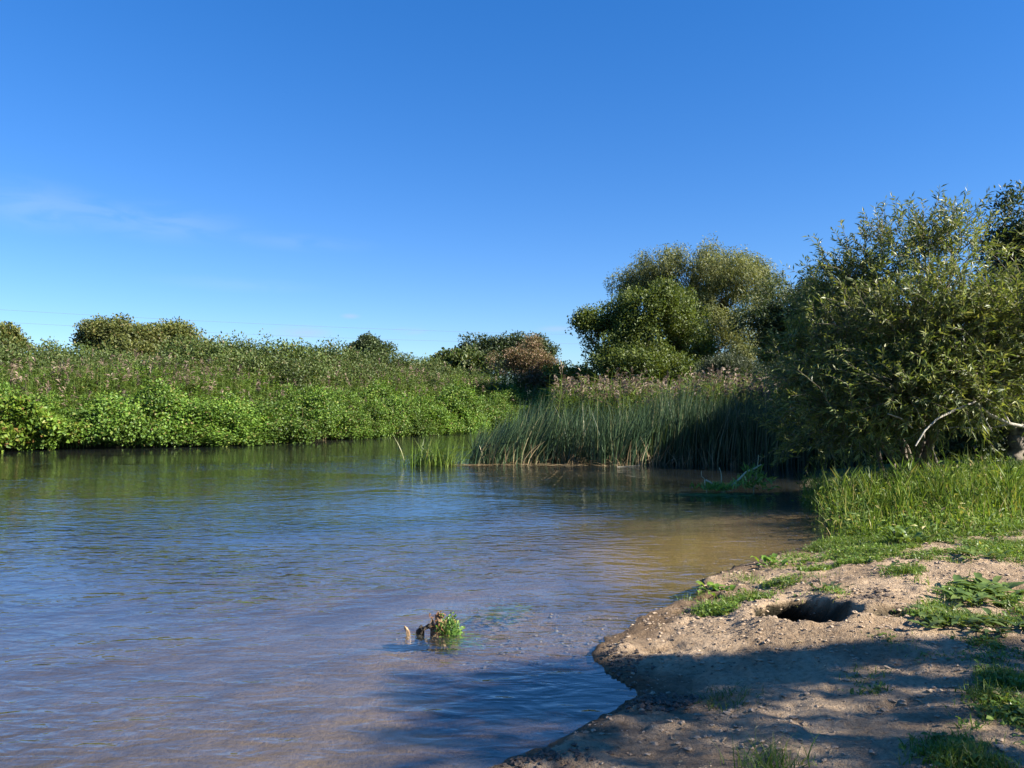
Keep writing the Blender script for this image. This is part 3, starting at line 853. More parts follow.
# ------------------------------------------------------------------ bulrush bed with brown reeds behind it
n = 5200
px = rng.uniform(-1.2, 9.5, n); py = 20.15 + 3.2 * rng.random(n) ** 1.3
py += .25 * np.sin(px * 1.7)
P = np.stack([px, py, np.full(n, -.15)], 1)
edge = sstep(-1.3, .6, px)
H = 1.05 + .55 * edge + .45 * sstep(.5, 4.5, px) + rng.normal(size=n) * .24 + .45 * fbm(px * .9, py * .9, 3, 15)
H = np.clip(H, .5, 2.5)
lean = np.stack([.45 * (1 - sstep(0, 5, px)) + rng.normal(size=n) * .26 + .12 + .75 * fbm(px * 1.6, py * 1.6, 3, 17), rng.normal(size=n) * .2 - .05], 1)
mb = MB(); blades(mb, P, H, lean, rng.uniform(.018, .036, n), 4, 1.7, .8)
tag(mb.build("bulrushes", M['bulrush']), "dark blue green bulrush bed standing in the river", "bulrushes", kind="stuff")
n = 420
px = rng.uniform(-1.0, 6.5, n); P = np.stack([px, 20.0 + .7 * rng.random(n) + .2 * np.sin(px * 1.7), np.full(n, -.05)], 1)
mb = MB(); blades(mb, P, rng.uniform(.25, .9, n), rng.normal(size=(n, 2)) * .35 + np.array((.1, -.1)), .022, 4, 1.5, .8)
tag(mb.build("dry_reeds", M['dry']), "broken straw coloured stems along the foot of the bulrushes", "reeds", kind="stuff")
n = 2600
px = rng.uniform(1.0, 12, n); pyy = rng.uniform(22.6, 28, n)
P = np.stack([px + (pyy - 22) * .12, pyy, height(px, pyy, False) - .1], 1)
H = 2.15 + rng.normal(size=n) * .25 - .1 * sstep(7, 11, px) + .35 * fbm(px * .5, pyy * .5, 3, 16) - P[:, 2]
o, mp = reed_mass("common_reeds", P, H, rng.normal(size=(n, 2)) * .16 + np.array((.12, 0)), "olive common reeds standing behind the bulrush bed", 'reed_leaf', 'plume', frac=.5, plume=.22, leafn=9)
tag(mp.build("reed_plumes", M['plume']), "pinkish brown feathery plumes of the reeds behind the bulrush bed", "reeds", kind="stuff")

# small leaning clump in the water in front of the bed, on its raft of debris
c = W(432, 466, 19.9)
root = empty("rush_clump", (c[0], c[1], 0), "small green rush clump leaning over the water beside the big bulrush bed", "plant")
n = 420
P = np.concatenate([rng.normal(size=(n, 2)) * np.array((.36, .18)), np.full((n, 1), -.1)], 1)
mb = MB(); blades(mb, P, rng.uniform(.35, 1.0, n), np.stack([rng.normal(size=n) * .25 + .22, rng.normal(size=n) * .15], 1), .022, 4, 1.7, .8)
P2 = P[:22]; blades(mb, P2, rng.uniform(.35, .6, 22), np.stack([-rng.uniform(.4, 1.0, 22), rng.normal(size=22) * .1], 1), .015, 5, 1.6, .8)
mb.build("foliage", M['grass'], root)
def raft(name, label, p0, p1, n, wid, mat='dry'):
    mb = MB()
    t = rng.random(n)[:, None]
    p0, p1 = np.array(p0), np.array(p1)
    Q = p0 + (p1 - p0) * t + np.concatenate([rng.normal(size=(n, 2)) * wid, rng.uniform(0, .035, (n, 1))], 1)
    az = rng.normal(size=n) * .5 + rng.choice([0, math.pi], n)
    leaves(mb, Q, np.stack([np.cos(az), np.sin(az), rng.normal(size=n) * .08], 1), rdir(n) * .3 + np.array((0, 0, 1.0)), rng.uniform(.15, .5, n), rng.uniform(.012, .03, n), .2, 0)
    tag(mb.build(name, M[mat]), label, "debris", kind="stuff")
raft("reed_debris", "floating mat of brown reed debris at the foot of the bulrushes", (-2.1, 19.85, .0), (-.6, 19.9, .0), 90, .07)
raft("reed_debris", "broken reed debris caught among the bulrush stems", (-.6, 20.0, .0), (3.2, 20.0, .0), 170, .13)

# bleached pole drifting at the end of the bulrushes
a, bq = W(617, 465, 19.6), W(640, 463, 19.6)
root = empty("drift_log", (a[0], a[1], 0), "pale bleached log floating at the foot of the dark bulrushes", "log")
mb = MB(); tube(mb, [(0, 0, .0), (.3, .02, .012), (.62, .05, .018)], .014, .010, 8)
mb.build("stem", M['log'], root, True)
mb = MB(); tube(mb, [(.5, .03, .01), (.60, 0, .06), (.63, -.02, .10)], .012, .005, 6)
mb.build("stub", M['log'], root, True)

# snagged willow branch in the water
c = W(722, 497, 15.0)
c[1] = CAM_Z * FOC / (492 - HOR); c[0] = c[1] * (722 - 512) / FOC
root = empty("fallen_branch", (c[0], c[1], 0), "snagged pale branch with leafy shoots sticking out of the dark water", "branch", s=1.3)
mb = MB()
tube(mb, bend((-.05, 0, -.05), (.62, .1, .40), .03, .01), .022, .012, 6)
tube(mb, bend((-.25, 0, .18), (.12, 0, .02), -.02, .01), .016, .010, 6)
tube(mb, bend((.02, .05, -.05), (-.02, .1, .36), 0, .01), .010, .005, 5)
tube(mb, bend((-.22, 0, -.05), (-.3, .05, .32), 0, .01), .010, .004, 5)
tube(mb, bend((.5, .08, -.05), (.58, .1, .55), 0, .01), .010, .004, 5)
mb.build("branch", M['pale_stem'], root, True)
mb = MB()
n = 300
P = np.concatenate([np.array((.52, .1, 0)) + rng.normal(size=(n // 2, 3)) * np.array((.13, .1, 0)) , np.array((-.05, 0, .0)) + rng.normal(size=(n // 2, 3)) * np.array((.14, .08, 0))])
P[:, 2] = rng.uniform(-.03, .3, len(P)) * np.exp(-((P[:, 0] - .52) / .25) ** 2) + .03
leaves(mb, P, rdir(len(P)) * .7 + np.array((0, 0, .7)), rdir(len(P)), .17, .032, .1, .1)
mb.build("leaves", M['bright_weed'], root)
n = 260
P = np.concatenate([rng.normal(size=(n, 2)) * np.array((.42, .16)) + np.array((c[0] - .35, c[1] - .45)), np.full((n, 1), .006)], 1)
az = rng.normal(size=n) * .35
mb = MB(); leaves(mb, P, np.stack([np.cos(az), np.sin(az), rng.normal(size=n) * .05], 1), rdir(n) * .2 + np.array((0, 0, 1.0)), .16, .022, .1, 0)
tag(mb.build("water_weed", M['weed']), "green water weed trailing in front of the snagged branch", "weed", kind="stuff")


# ------------------------------------------------------------------ nearby willow bush on the right bank
def shoots(mbl, mbw, base, tipdir, length, nl, L, Wd, curve=.15):
    """Leafy willow shoots: base (n x 3), direction, length."""
    n = len(base)
    D = unit(tipdir)
    side = unit(np.cross(D, rdir(n)))
    t = (np.arange(nl) + .5) / nl
    ln = length[:, None, None]
    Q = base[:, None, :] + D[:, None, :] * ln * t[None, :, None] + side[:, None, :] * ln * curve * (t ** 2)[None, :, None]
    Q[..., 2] -= .10 * length[:, None] * (t ** 2)[None, :]
    az = rng.random((n, nl)) * math.tau
    U = np.cross(D, side)
    rad = np.cos(az)[..., None] * side[:, None, :] + np.sin(az)[..., None] * U[:, None, :]
    LD = unit(rad * .75 + D[:, None, :] * .85 + rng.normal(size=Q.shape) * .2)
    Nn = np.cross(LD, rng.normal(size=Q.shape)) + np.array((0, 0, .4))
    m = n * nl
    leaves(mbl, Q.reshape(-1, 3), LD.reshape(-1, 3), Nn.reshape(-1, 3), L * rng.uniform(.6, 1.2, m), Wd * rng.uniform(.8, 1.2, m), .1, .15, .4)
    # the twigs, three sided
    for i in range(n):
        tube(mbw, [base[i], base[i] + D[i] * length[i] * .5 + side[i] * length[i] * curve * .25, base[i] + D[i] * length[i] * .95 + side[i] * length[i] * curve * .9 - np.array((0, 0, .09 * length[i]))],
             .006, .002, 3, cap=False)


b0 = np.array((7.6, 14.0, .25))
WL = [(835, 318, 36, 44, 14.6), (868, 282, 40, 46, 14.4), (915, 262, 46, 40, 14.0), (955, 268, 40, 48, 13.6), (985, 325, 50, 62, 12.6), (1030, 330, 50, 80, 12.4), (935, 340, 55, 55, 12.6), (880, 355, 55, 55, 13.0),
      (835, 375, 48, 48, 13.6), (815, 425, 34, 34, 14.2), (860, 415, 50, 34, 12.8), (915, 395, 52, 34, 12.2), (800, 365, 26, 40, 15.0), (975, 385, 40, 28, 11.8)]
root = empty("willow_bush", b0, "big spreading willow bush overhanging the water, sunlit on its outer side", "bush")
mbw, mbl = MB(), MB()
B, O, Sx = [], [], []
for (px_, py_, rx, ry, d) in WL:
    c = W(px_, py_, d); k = d / FOC; r = np.array((rx * k, max(rx, ry) * k * .9, ry * k))
    m = int(330 * rx * ry / 2200)
    dd = rdir(m); dd[:, 1] -= .15; dd = unit(dd)
    rr = (.25 + .78 * rng.random((m, 1)) ** .7)
    q = c + dd * rr * r
    v = fbm(q[:, 0] * 1.1 + q[:, 1] * .5, q[:, 2] * 1.1, 3, 71)
    ok = (v > (-.22 if py_ < 330 else -.28)) & (q[:, 2] > .55)
    B.append(q[ok]); O.append(dd[ok])
    # limbs: one arching stem into every mass, with side branches to a few of its shoots
    st = bend((b0[0] + rng.normal() * .25, b0[1] + rng.normal() * .2, .1), c + r * np.array((0, 0, .3)), .35, .06, 9) - b0
    tube(mbw, st, .050, .012, 7)
    for e in q[ok][:26]:
        i = rng.integers(4, 9); tube(mbw, bend(st[i], e - b0, .12, .04, 5), .014, .005, 4, cap=False)
B = np.concatenate(B) - b0; O = np.concatenate(O); m = len(B)
D = unit(O * .75 + rdir(m) * .6 + np.array((-.05, 0, .42)))
ln_ = rng.uniform(.32, .80, m) * (1 + .5 * (rng.random(m) < .06))
shoots(mbl, mbw, B, D, ln_, 22, .14, .026, .22)
mbw.build("limbs", M['bark'], root, True)
mbl.build("foliage", M['willow'], root)
# bare arching limb under its skirt
root = empty("fallen_branch", W(1030, 445, 11.6), "bare pale branch arching under the skirt of the willow bush", "branch")
o0 = W(1030, 445, 11.6)
def O_(px, py, d): return W(px, py, d) - o0
mb = MB()
tube(mb, [O_(1040, 430, 11.7), O_(1010, 424, 11.6), O_(990, 415, 11.5), O_(975, 402, 11.4), O_(955, 410, 11.4), O_(938, 418, 11.3), O_(925, 430, 11.2), O_(915, 446, 11.1)], .030, .010, 7, .04)
tube(mb, [O_(1010, 424, 11.6), O_(985, 429, 11.7), O_(955, 427, 11.8), O_(935, 430, 11.9)], .016, .008, 6)
tube(mb, [O_(975, 402, 11.4), O_(985, 420, 11.5), O_(992, 432, 11.5)], .014, .006, 6)
tube(mb, [O_(1010, 424, 11.6), O_(1000, 405, 11.6), O_(985, 398, 11.6)], .014, .006, 6)
tube(mb, [O_(912, 428, 11.8), O_(900, 418, 11.7), O_(888, 414, 11.6)], .016, .010, 6)
mb.build("branch", M['pale_bark'], root, True)

# dark trees and thicket behind it, out to the right edge
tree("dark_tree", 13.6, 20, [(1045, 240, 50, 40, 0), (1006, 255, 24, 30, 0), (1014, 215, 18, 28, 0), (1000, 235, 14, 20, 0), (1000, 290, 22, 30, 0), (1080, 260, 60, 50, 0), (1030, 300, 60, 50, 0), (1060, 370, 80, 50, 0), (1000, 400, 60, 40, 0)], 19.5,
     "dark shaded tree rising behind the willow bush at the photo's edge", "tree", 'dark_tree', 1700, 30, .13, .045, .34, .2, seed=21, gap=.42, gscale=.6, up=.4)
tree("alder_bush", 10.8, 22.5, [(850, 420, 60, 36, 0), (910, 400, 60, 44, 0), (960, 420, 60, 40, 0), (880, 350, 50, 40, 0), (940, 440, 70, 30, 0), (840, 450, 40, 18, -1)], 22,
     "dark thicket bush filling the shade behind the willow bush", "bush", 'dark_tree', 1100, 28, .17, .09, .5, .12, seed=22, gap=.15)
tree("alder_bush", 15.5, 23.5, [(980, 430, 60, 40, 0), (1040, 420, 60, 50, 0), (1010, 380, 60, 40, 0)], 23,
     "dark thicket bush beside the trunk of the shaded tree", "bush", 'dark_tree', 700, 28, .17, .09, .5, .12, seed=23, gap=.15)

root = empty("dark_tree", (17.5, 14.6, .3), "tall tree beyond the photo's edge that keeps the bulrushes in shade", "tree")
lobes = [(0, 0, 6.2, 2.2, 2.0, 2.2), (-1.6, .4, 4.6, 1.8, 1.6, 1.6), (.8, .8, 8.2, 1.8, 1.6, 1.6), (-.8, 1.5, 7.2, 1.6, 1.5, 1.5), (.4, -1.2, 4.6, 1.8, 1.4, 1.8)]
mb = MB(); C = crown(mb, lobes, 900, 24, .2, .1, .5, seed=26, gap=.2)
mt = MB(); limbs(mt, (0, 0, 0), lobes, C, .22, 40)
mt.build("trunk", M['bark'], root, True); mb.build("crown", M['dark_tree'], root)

# the tree beside the photographer that shades the foreground
root = empty("shade_tree", (9.3, 1.15, .3), "tree beside the photographer whose shade falls across the sandy bank", "tree")
lobes = [(0, .55, 3.1, 1.5, .30, .35), (.5, .05, 4.0, 1.6, .42, .35), (-.8, .75, 4.6, 1.3, .30, .40), (.6, .30, 5.3, 1.3, .36, .35), (-.2, -.25, 5.7, 1.1, .45, .4), (.3, .35, 5.9, .9, .34, .35),
         (.2, -.75, 3.7, 1.6, .42, .35), (-.3, -.80, 5.0, 1.4, .34, .4), (.5, -1.35, 4.4, 1.5, .38, .4), (.3, -1.1, 6.0, 1.0, .4, .4), (-.2, -1.9, 5.4, 1.4, .4, .5)]
mb = MB(); C = crown(mb, lobes, 280, 40, .12, .05, .20, seed=25, gap=.50, gscale=.5, up=0, sub=0)
mt = MB(); limbs(mt, (0, 0, 0), lobes, C, .16, 50)
mt.build("trunk", M['bark'], root, True); mb.build("crown", M['willow'], root)

# unseen tree added behind the camera to keep sky light off the near bank
root = empty("round_tree", (5.5, -5.5, .3), "large unseen tree added behind the camera to deepen the shade on the near bank", "tree")
lobes = [(0, 0, 7.5, 3.4, 2.8, 2.4), (-3, .5, 6.6, 2.6, 2.2, 1.8), (2.6, .4, 6.4, 2.4, 2.2, 2.0), (.4, -1.5, 9.5, 2.6, 2.4, 2.0), (-1.5, 1.6, 8.2, 2.4, 1.6, 1.4)]
mb = MB(); C = crown(mb, lobes, 1100, 22, .24, .15, .6, seed=27, gap=.2)
mt = MB(); limbs(mt, (0, 0, 0), lobes, C, .3, 40)
mt.build("trunk", M['bark'], root, True); mb.build("crown", M['round_tree'], root)

root = empty("round_tree", (13.5, -4.5, .3), "large unseen tree added beyond the shade tree to block sky light", "tree")  # second unseen tree, added to block more sky light from behind
lobes = [(0, 0, 6.5, 3.2, 2.4, 2.6), (-2.4, .2, 5.0, 2.4, 1.8, 2.0), (2.0, .2, 8.2, 2.4, 2.0, 2.0), (-1.0, -.8, 9.0, 2.4, 2.0, 1.8)]
mb = MB(); C = crown(mb, lobes, 900, 22, .24, .15, .6, seed=28, gap=.2)
mt = MB(); limbs(mt, (0, 0, 0), lobes, C, .3, 40)
mt.build("trunk", M['bark'], root, True); mb.build("crown", M['round_tree'], root)

# ------------------------------------------------------------------ tall grass and turf on the right bank
def pix_ground(px, py, z=.31):
    d = (CAM_Z - z) * FOC / (py - HOR)
    return np.array((d * (px - 512) / FOC, d))


n = 11500
x = rng.uniform(3.8, 12.5, n); y = rng.uniform(8.6, 13.6, n)
sd = river_sd(x, y)
front = 8.9 + .35 * np.sin(x * 2.1) + .3 * fbm(x * 1.2, y * 0 + 3, 3, 18)
keep = (sd > -.05) & (y > front) & (rng.random(n) < sstep(0, .5, y - front) * .9 + .1) & (fbm(x * 1.7, y * 1.7, 3, 19) > -.22 - .3 * (rng.random(n) < .25))
x, y = x[keep], y[keep]; n = len(x)
P = np.stack([x, y, height(x, y, False) - .03], 1)
H = (.15 + .40 * sstep(0, 2.2, y - 8.9)) * (1 + .75 * fbm(x * 1.3, y * 1.3, 3, 20)) * rng.uniform(.5, 1.35, n)
mb = MB(); blades(mb, P, H, rng.normal(size=(n, 2)) * (.26 * H[:, None]) + np.array((-.03, -.02)), rng.uniform(.008, .018, n), 4, 1.8, .9)
# broad herb leaves mixed in
k = 8500
j = rng.integers(0, n, k); Q = P[j] + rng.normal(size=(k, 3)) * np.array((.06, .06, 0)); Q[:, 2] += rng.uniform(.1, .85, k) * H[j]
leaves(mb, Q, rdir(k) + np.array((0, 0, .5)), rdir(k) * .6 + np.array((0, -.2, .8)), rng.uniform(.06, .14, k), rng.uniform(.018, .04, k), .15, .2)
k = 3800
j = rng.integers(0, n, k); Q = P[j].copy(); Q[:, :2] += rng.normal(size=(k, 2)) * .08; Q[:, 2] += rng.uniform(.05, .8, k) * H[j] * .8
sel = fbm(Q[:, 0] * 1.3, Q[:, 1] * 1.3, 3, 29) > -.05
Q = Q[sel]; k = len(Q)
round_leaves(mb, Q, rdir(k) * np.array((1, 1, .4)), rdir(k) * .5 + np.array((0, -.2, .9)), rng.uniform(.05, .12, k), rng.uniform(.03, .065, k), .12)
tag(mb.build("tall_grass", M['tall_grass']), "tall sunlit grass and herbs on the bank below the willow bush", "grass", kind="stuff")

# reed grasses that stand out of it
for (px_, top, d, hgt, lab) in [(905, 462, 10.2, 1.0, "upright yellow green reed grass with fanned blades beside the bare branch"),
                                (936, 468, 10.4, .95, "reed grass tuft with stiff pale blades under the bare branch"),
                                (842, 472, 11.0, .9, "reddish tipped reed tuft at the water's edge below the willow"),
                                (1008, 468, 10.0, .95, "reed grass tuft in the shade at the photo's edge"),
                                (870, 476, 10.9, .85, "grey green reed tuft between the water's edge and the fanned reed grass")]:
    X0 = d * (px_ - 512) / FOC; z0 = gz(X0, d)
    root = empty("reed_grass", (X0, d, z0 - .03), lab, "plant")
    hgt = 1.9 - d * (top - HOR) / FOC - z0
    n = 34
    P = np.concatenate([rng.normal(size=(n, 2)) * .07, np.zeros((n, 1))], 1)
    mb = MB(); blades(mb, P, hgt * rng.uniform(.6, 1.05, n), rng.normal(size=(n, 2)) * .13, rng.uniform(.012, .022, n), 4, 1.6, .85)
    q = 60
    st = P[rng.integers(0, n, q)]; zz = rng.uniform(.35, .95, q) * hgt
    az = rng.uniform(0, math.tau, q)
    leaves(mb, st + np.stack([np.cos(az) * .03, np.sin(az) * .03, zz], 1), np.stack([np.cos(az) * .5, np.sin(az) * .5, np.full(q, .9)], 1), rdir(q), rng.uniform(.18, .32, q), .02, .1, .1, .35)
    mb.build("foliage", M['tall_grass'], root)

# short turf
n = 420000
y = rng.uniform(2.8, 10.2, n); x = rng.uniform(.12, .78, n) * y
dens = grassy(x, y)
patch = np.zeros(n)
for (px_, py_, rx, ry, a_) in [(960, 622, 52, 20, 1), (995, 595, 42, 20, 1), (1010, 680, 32, 13, .9), (985, 745, 60, 24, .9), (1030, 715, 40, 26, .8), (905, 566, 26, 8, .6), (1000, 650, 40, 14, .45),
                               (870, 675, 18, 6, .4), (900, 640, 28, 10, .3), (850, 552, 60, 8, .9), (940, 552, 90, 8, .6), (715, 583, 22, 8, .9), (745, 574, 25, 6, .8), (775, 560, 20, 6, .8), (820, 582, 22, 5, .35), (1000, 540, 80, 22, 1), (860, 540, 60, 10, 1)]:
    d_ = (CAM_Z - .31) * FOC / np.clip(py_ - HOR, 5, None)
    gx, gy = pix_ground(px_, py_)
    rxm = rx * gy / FOC; rym = ry * gy * gy / ((CAM_Z - .31) * FOC)
    patch = np.maximum(patch, a_ * np.exp(-(((x - gx) / rxm) ** 2 + ((y - gy) / rym) ** 2) ** 1.5))
sd = river_sd(x, y)
pr = np.maximum(.85 * sstep(.35, .8, dens) * (y > 7.6), patch * sstep(-.05, .35, fbm(x * 4, y * 4, 3, 23) + patch * .25))
keep = (sd > .03) & (rng.random(n) < pr)
x, y = x[keep], y[keep]; n = len(x)
P = np.stack([x, y, height(x, y) - .006], 1)
H = rng.uniform(.03, .085, n) * (1 + .6 * np.clip(fbm(x * 2, y * 2, 2, 27), -1, 1))
kk = rng.random(n) < .8; P = P[kk]; H = H[kk]; n = len(P)
mb = MB(); blades(mb, P, H, rng.normal(size=(n, 2)) * (.55 * H[:, None]), rng.uniform(.004, .009, n), 3, 1.6, .9)
k = n // 3; j = rng.integers(0, n, k); Q = P[j].copy(); Q[:, 2] += rng.uniform(.01, .05, k)
round_leaves(mb, Q, rdir(k) * np.array((1, 1, .35)), rdir(k) * .35 + np.array((0, 0, 1.0)), rng.uniform(.018, .045, k), rng.uniform(.012, .03, k), .1)
tag(mb.build("grass", M['grass']), "short grass and clover growing in patches on the sandy bank", "grass", kind="stuff")


def tuft(px_, py_, label, n=90, h=.12, spread=.10, mat='grass', broad=0):
    gx, gy = pix_ground(px_, py_); z0 = float(height(np.array([gx]), np.array([gy]))[0])
    gx, gy = pix_ground(px_, py_, z0); z0 = float(height(np.array([gx]), np.array([gy]))[0])
    root = empty("grass_tuft", (gx, gy, z0 - .01), label, "grass tuft", "grass tufts on the bare sand")
    P = np.concatenate([rng.normal(size=(n, 2)) * spread, np.zeros((n, 1))], 1)
    P[:, 2] = height(P[:, 0] + gx, P[:, 1] + gy) - z0
    mb = MB(); blades(mb, P, h * rng.uniform(.5, 1.3, n), rng.normal(size=(n, 2)) * h * .6, rng.uniform(.004, .008, n), 4, 1.7, .9)
    mb.build("foliage", M[mat], root)


tuft(765, 755, "thick pale grass tuft in shade at the photo's lower edge", 170, .12, .085)
tuft(728, 694, "dark grass tuft in the broad shadow on the sand", 130, .08, .09)
tuft(865, 676, "small sparse grass tuft beside the thin stripe of shadow", 70, .06, .07)
tuft(690, 590, "bright grass tuft at the nose of the bank above the water", 150, .09, .09)
tuft(745, 576, "low bright grass tuft on the edge behind the dug hole", 120, .08, .10)
tuft(897, 643, "thin flattened grass tuft on the sand beyond the shallow scrape", 60, .05, .10)


def dock(px_, py_, label, n=16, L=.24, Wd=.085, mat='dock', rise=.45, spread=.06):
    gx, gy = pix_ground(px_, py_); z0 = float(height(np.array([gx]), np.array([gy]))[0])
    gx, gy = pix_ground(px_, py_, z0); z0 = float(height(np.array([gx]), np.array([gy]))[0])
    root = empty("dock_plant", (gx, gy, z0 - .01), label, "plant")
    az = np.linspace(0, math.tau * 3, n) + rng.normal(size=n) * .3
    ml, mstem = MB(), MB()
    for i in range(n):
        u = np.array((math.cos(az[i]), math.sin(az[i]), 0)); ln = L * rng.uniform(.6, 1.15); wd = Wd * rng.uniform(.8, 1.2)
        up = rise * rng.uniform(.4, 1.4); s = np.array((-u[1], u[0], 0)); o_ = rng.normal(size=3) * np.array((spread, spread, 0))
        rows = []
        K = 6
        for k in range(K + 1):
            t = k / K
            c = o_ + u * (.05 + ln * t) + np.array((0, 0, .02 + ln * (up * t * 1.4 - up * .95 * t * t)))
            ww = wd * .5 * math.sin(math.pi * (.06 + .92 * t) ** .8) * (1 + .12 * rng.normal())
            rows += [c - s * ww + np.array((0, 0, ww * .35)), c, c + s * ww + np.array((0, 0, ww * .35))]
        F_ = []
        for k in range(K):
            F_ += [(3 * k, 3 * k + 1, 3 * k + 4, 3 * k + 3), (3 * k + 1, 3 * k + 2, 3 * k + 5, 3 * k + 4)]
        ml.add(rows, F_)
        tube(mstem, [np.array((0, 0, -.03)), o_ + u * .03 + np.array((0, 0, .02)), o_ + u * .06 + np.array((0, 0, .03))], .005, .004, 4)
    mstem.build("stem", M['dock'], root); ml.build("foliage", M[mat], root, True)


dock(992, 592, "big dock plant with shiny spread leaves behind the turf patch", 44, .20, .065, spread=.11)
dock(970, 600, "smaller dock plant joined to the big shiny one", 26, .16, .055, spread=.08)
dock(952, 622, "broad leaved dock in the middle of the grassy turf patch", 40, .12, .042, spread=.13)
dock(905, 568, "ragged dock plant alone on the sand in front of the turf", 26, .12, .04, spread=.09)
dock(972, 556, "dark leaved dock at the shady edge of the turf", 26, .14, .05, spread=.10)
dock(905, 540, "tall pale leaved dock plant in front of the tall grass", 34, .15, .065, rise=1.6, spread=.07)
dock(770, 562, "leafy weed on the bank edge where the turf meets the river", 16, .13, .05, rise=.9, spread=.08, mat='herb')
dock(712, 585, "leafy weed hanging over the nose of the bank", 18, .12, .05, rise=.9, spread=.08, mat='herb')
dock(822, 584, "withered grey green weed just behind the dug hole", 18, .10, .035, rise=.6, spread=.09, mat='sallow')
dock(780, 581, "tiny weed on the sand behind the hole, nearer the river", 12, .08, .03, rise=.6, spread=.06, mat='sallow')
dock(1012, 628, "drooping dock leaves in shadow beside the turf patch", 22, .13, .045, spread=.09)

# mud clods along the lip of the bank, pebbles and crumbs on the sand
def lumps(name, label, XY, S, mat, flat=.6, cat="stones"):
    mb = MB()
    base = np.array([(1, 0, 0), (-1, 0, 0), (0, 1, 0), (0, -1, 0), (0, 0, 1), (0, 0, -1), (.6, .6, .55), (-.6, .6, .55), (.6, -.6, .55), (-.6, -.6, .55)], float)
    F_ = np.array([(0, 2, 6), (2, 1, 7), (1, 3, 9), (3, 0, 8), (4, 6, 7), (4, 7, 9), (4, 9, 8), (4, 8, 6), (6, 2, 7), (7, 1, 9), (9, 3, 8), (8, 0, 6), (5, 2, 0), (5, 1, 2), (5, 3, 1), (5, 0, 3)])
    n = len(XY)
    z = height(XY[:, 0], XY[:, 1])
    V = base[None] * (S[:, None, None] * np.array((1, 1, flat))) * rng.uniform(.65, 1.3, (n, 10, 1))
    a_ = rng.uniform(0, math.tau, n)
    c_, s_ = np.cos(a_)[:, None], np.sin(a_)[:, None]
    V = np.stack([V[..., 0] * c_ * 1.25 - V[..., 1] * s_ * .8, V[..., 0] * s_ * 1.25 + V[..., 1] * c_ * .8, V[..., 2]], -1)
    V = V + np.stack([XY[:, 0], XY[:, 1], z + S * .12], -1)[:, None, :]
    mb.add(V, (np.arange(n)[:, None, None] * 10 + F_[None]).reshape(-1, 3))
    tag(mb.build(name, M[mat]), label, cat, kind="stuff")


pts, ss = [], []
for (px_, py_, rx, ry, m, s0) in [(660, 692, 32, 6, 170, .018), (545, 742, 40, 6, 120, .014), (625, 655, 26, 14, 120, .013), (610, 640, 12, 10, 60, .012), (715, 600, 26, 8, 110, .016), (870, 612, 20, 8, 130, .014), (730, 640, 60, 20, 160, .008), (690, 610, 60, 10, 140, .009), (855, 625, 80, 20, 160, .008)]:
    for _ in range(m):
        g_ = pix_ground(px_ + rng.normal() * rx * .6, py_ + rng.normal() * ry * .6, .12)
        pts.append(g_); ss.append(s0 * rng.uniform(.35, 1.5))
pts, ss = np.array(pts), np.array(ss)
kp = river_sd(pts[:, 0], pts[:, 1]) > .02
lumps("mud_clods", "dark crumbly clods along the lip of the bank and round the hole", pts[kp], ss[kp], 'mud', .65, "clods")
n = 1300
XY = np.stack([rng.uniform(-.4, 4.6, n), rng.uniform(3.0, 8.8, n)], 1)
sd = river_sd(XY[:, 0], XY[:, 1])
kp = (sd > -.6) & (grassy(XY[:, 0], XY[:, 1]) < .6)
XY = XY[kp]
lumps("gravel", "small pebbles and crumbs scattered over the sand", XY, .0035 + .009 * rng.random(len(XY)) ** 3, 'pebble', .6, "gravel")
n = 420
XY = np.stack([rng.normal(size=n) * .55 + .45, rng.normal(size=n) * .35 + 6.0], 1)
kp = river_sd(XY[:, 0], XY[:, 1]) < -.02
lumps("gravel", "pebbles on the drowned sand bar beside the bank", XY[kp], .004 + .016 * rng.random(kp.sum()) ** 2.5, 'pebble', .6, "gravel")
n = 9000
XY = np.stack([rng.uniform(.2, 5.2, n), rng.uniform(3.0, 8.6, n)], 1)
sd = river_sd(XY[:, 0], XY[:, 1])
kp = (sd > .04) & (grassy(XY[:, 0], XY[:, 1]) < .7) & (fbm(XY[:, 0] * 2.2, XY[:, 1] * 2.2, 3, 98) > -.15 - .5 * (rng.random(n) < .3))
XY = XY[kp]
lumps("sand_crumbs", "crumbs of trodden earth lying all over the sand", XY, .006 + .016 * rng.random(len(XY)) ** 4, 'crumb', .55, "gravel")
# dead leaves and twigs
n = 420
x = rng.uniform(.3, 4.8, n); y = rng.uniform(3.2, 8.6, n)
kp = river_sd(x, y) > .1; x, y = x[kp], y[kp]; n = len(x)
P = np.stack([x, y, height(x, y) + .006], 1)
az = rng.uniform(0, math.tau, n)
mb = MB(); leaves(mb, P, np.stack([np.cos(az), np.sin(az), rng.normal(size=n) * .15], 1), rdir(n) * .3 + np.array((0, 0, 1.0)), rng.uniform(.02, .07, n), rng.uniform(.006, .016, n), .25, 0)
tag(mb.build("fallen_leaves", M['dry']), "dry willow leaves scattered on the sand", "leaves", kind="stuff")

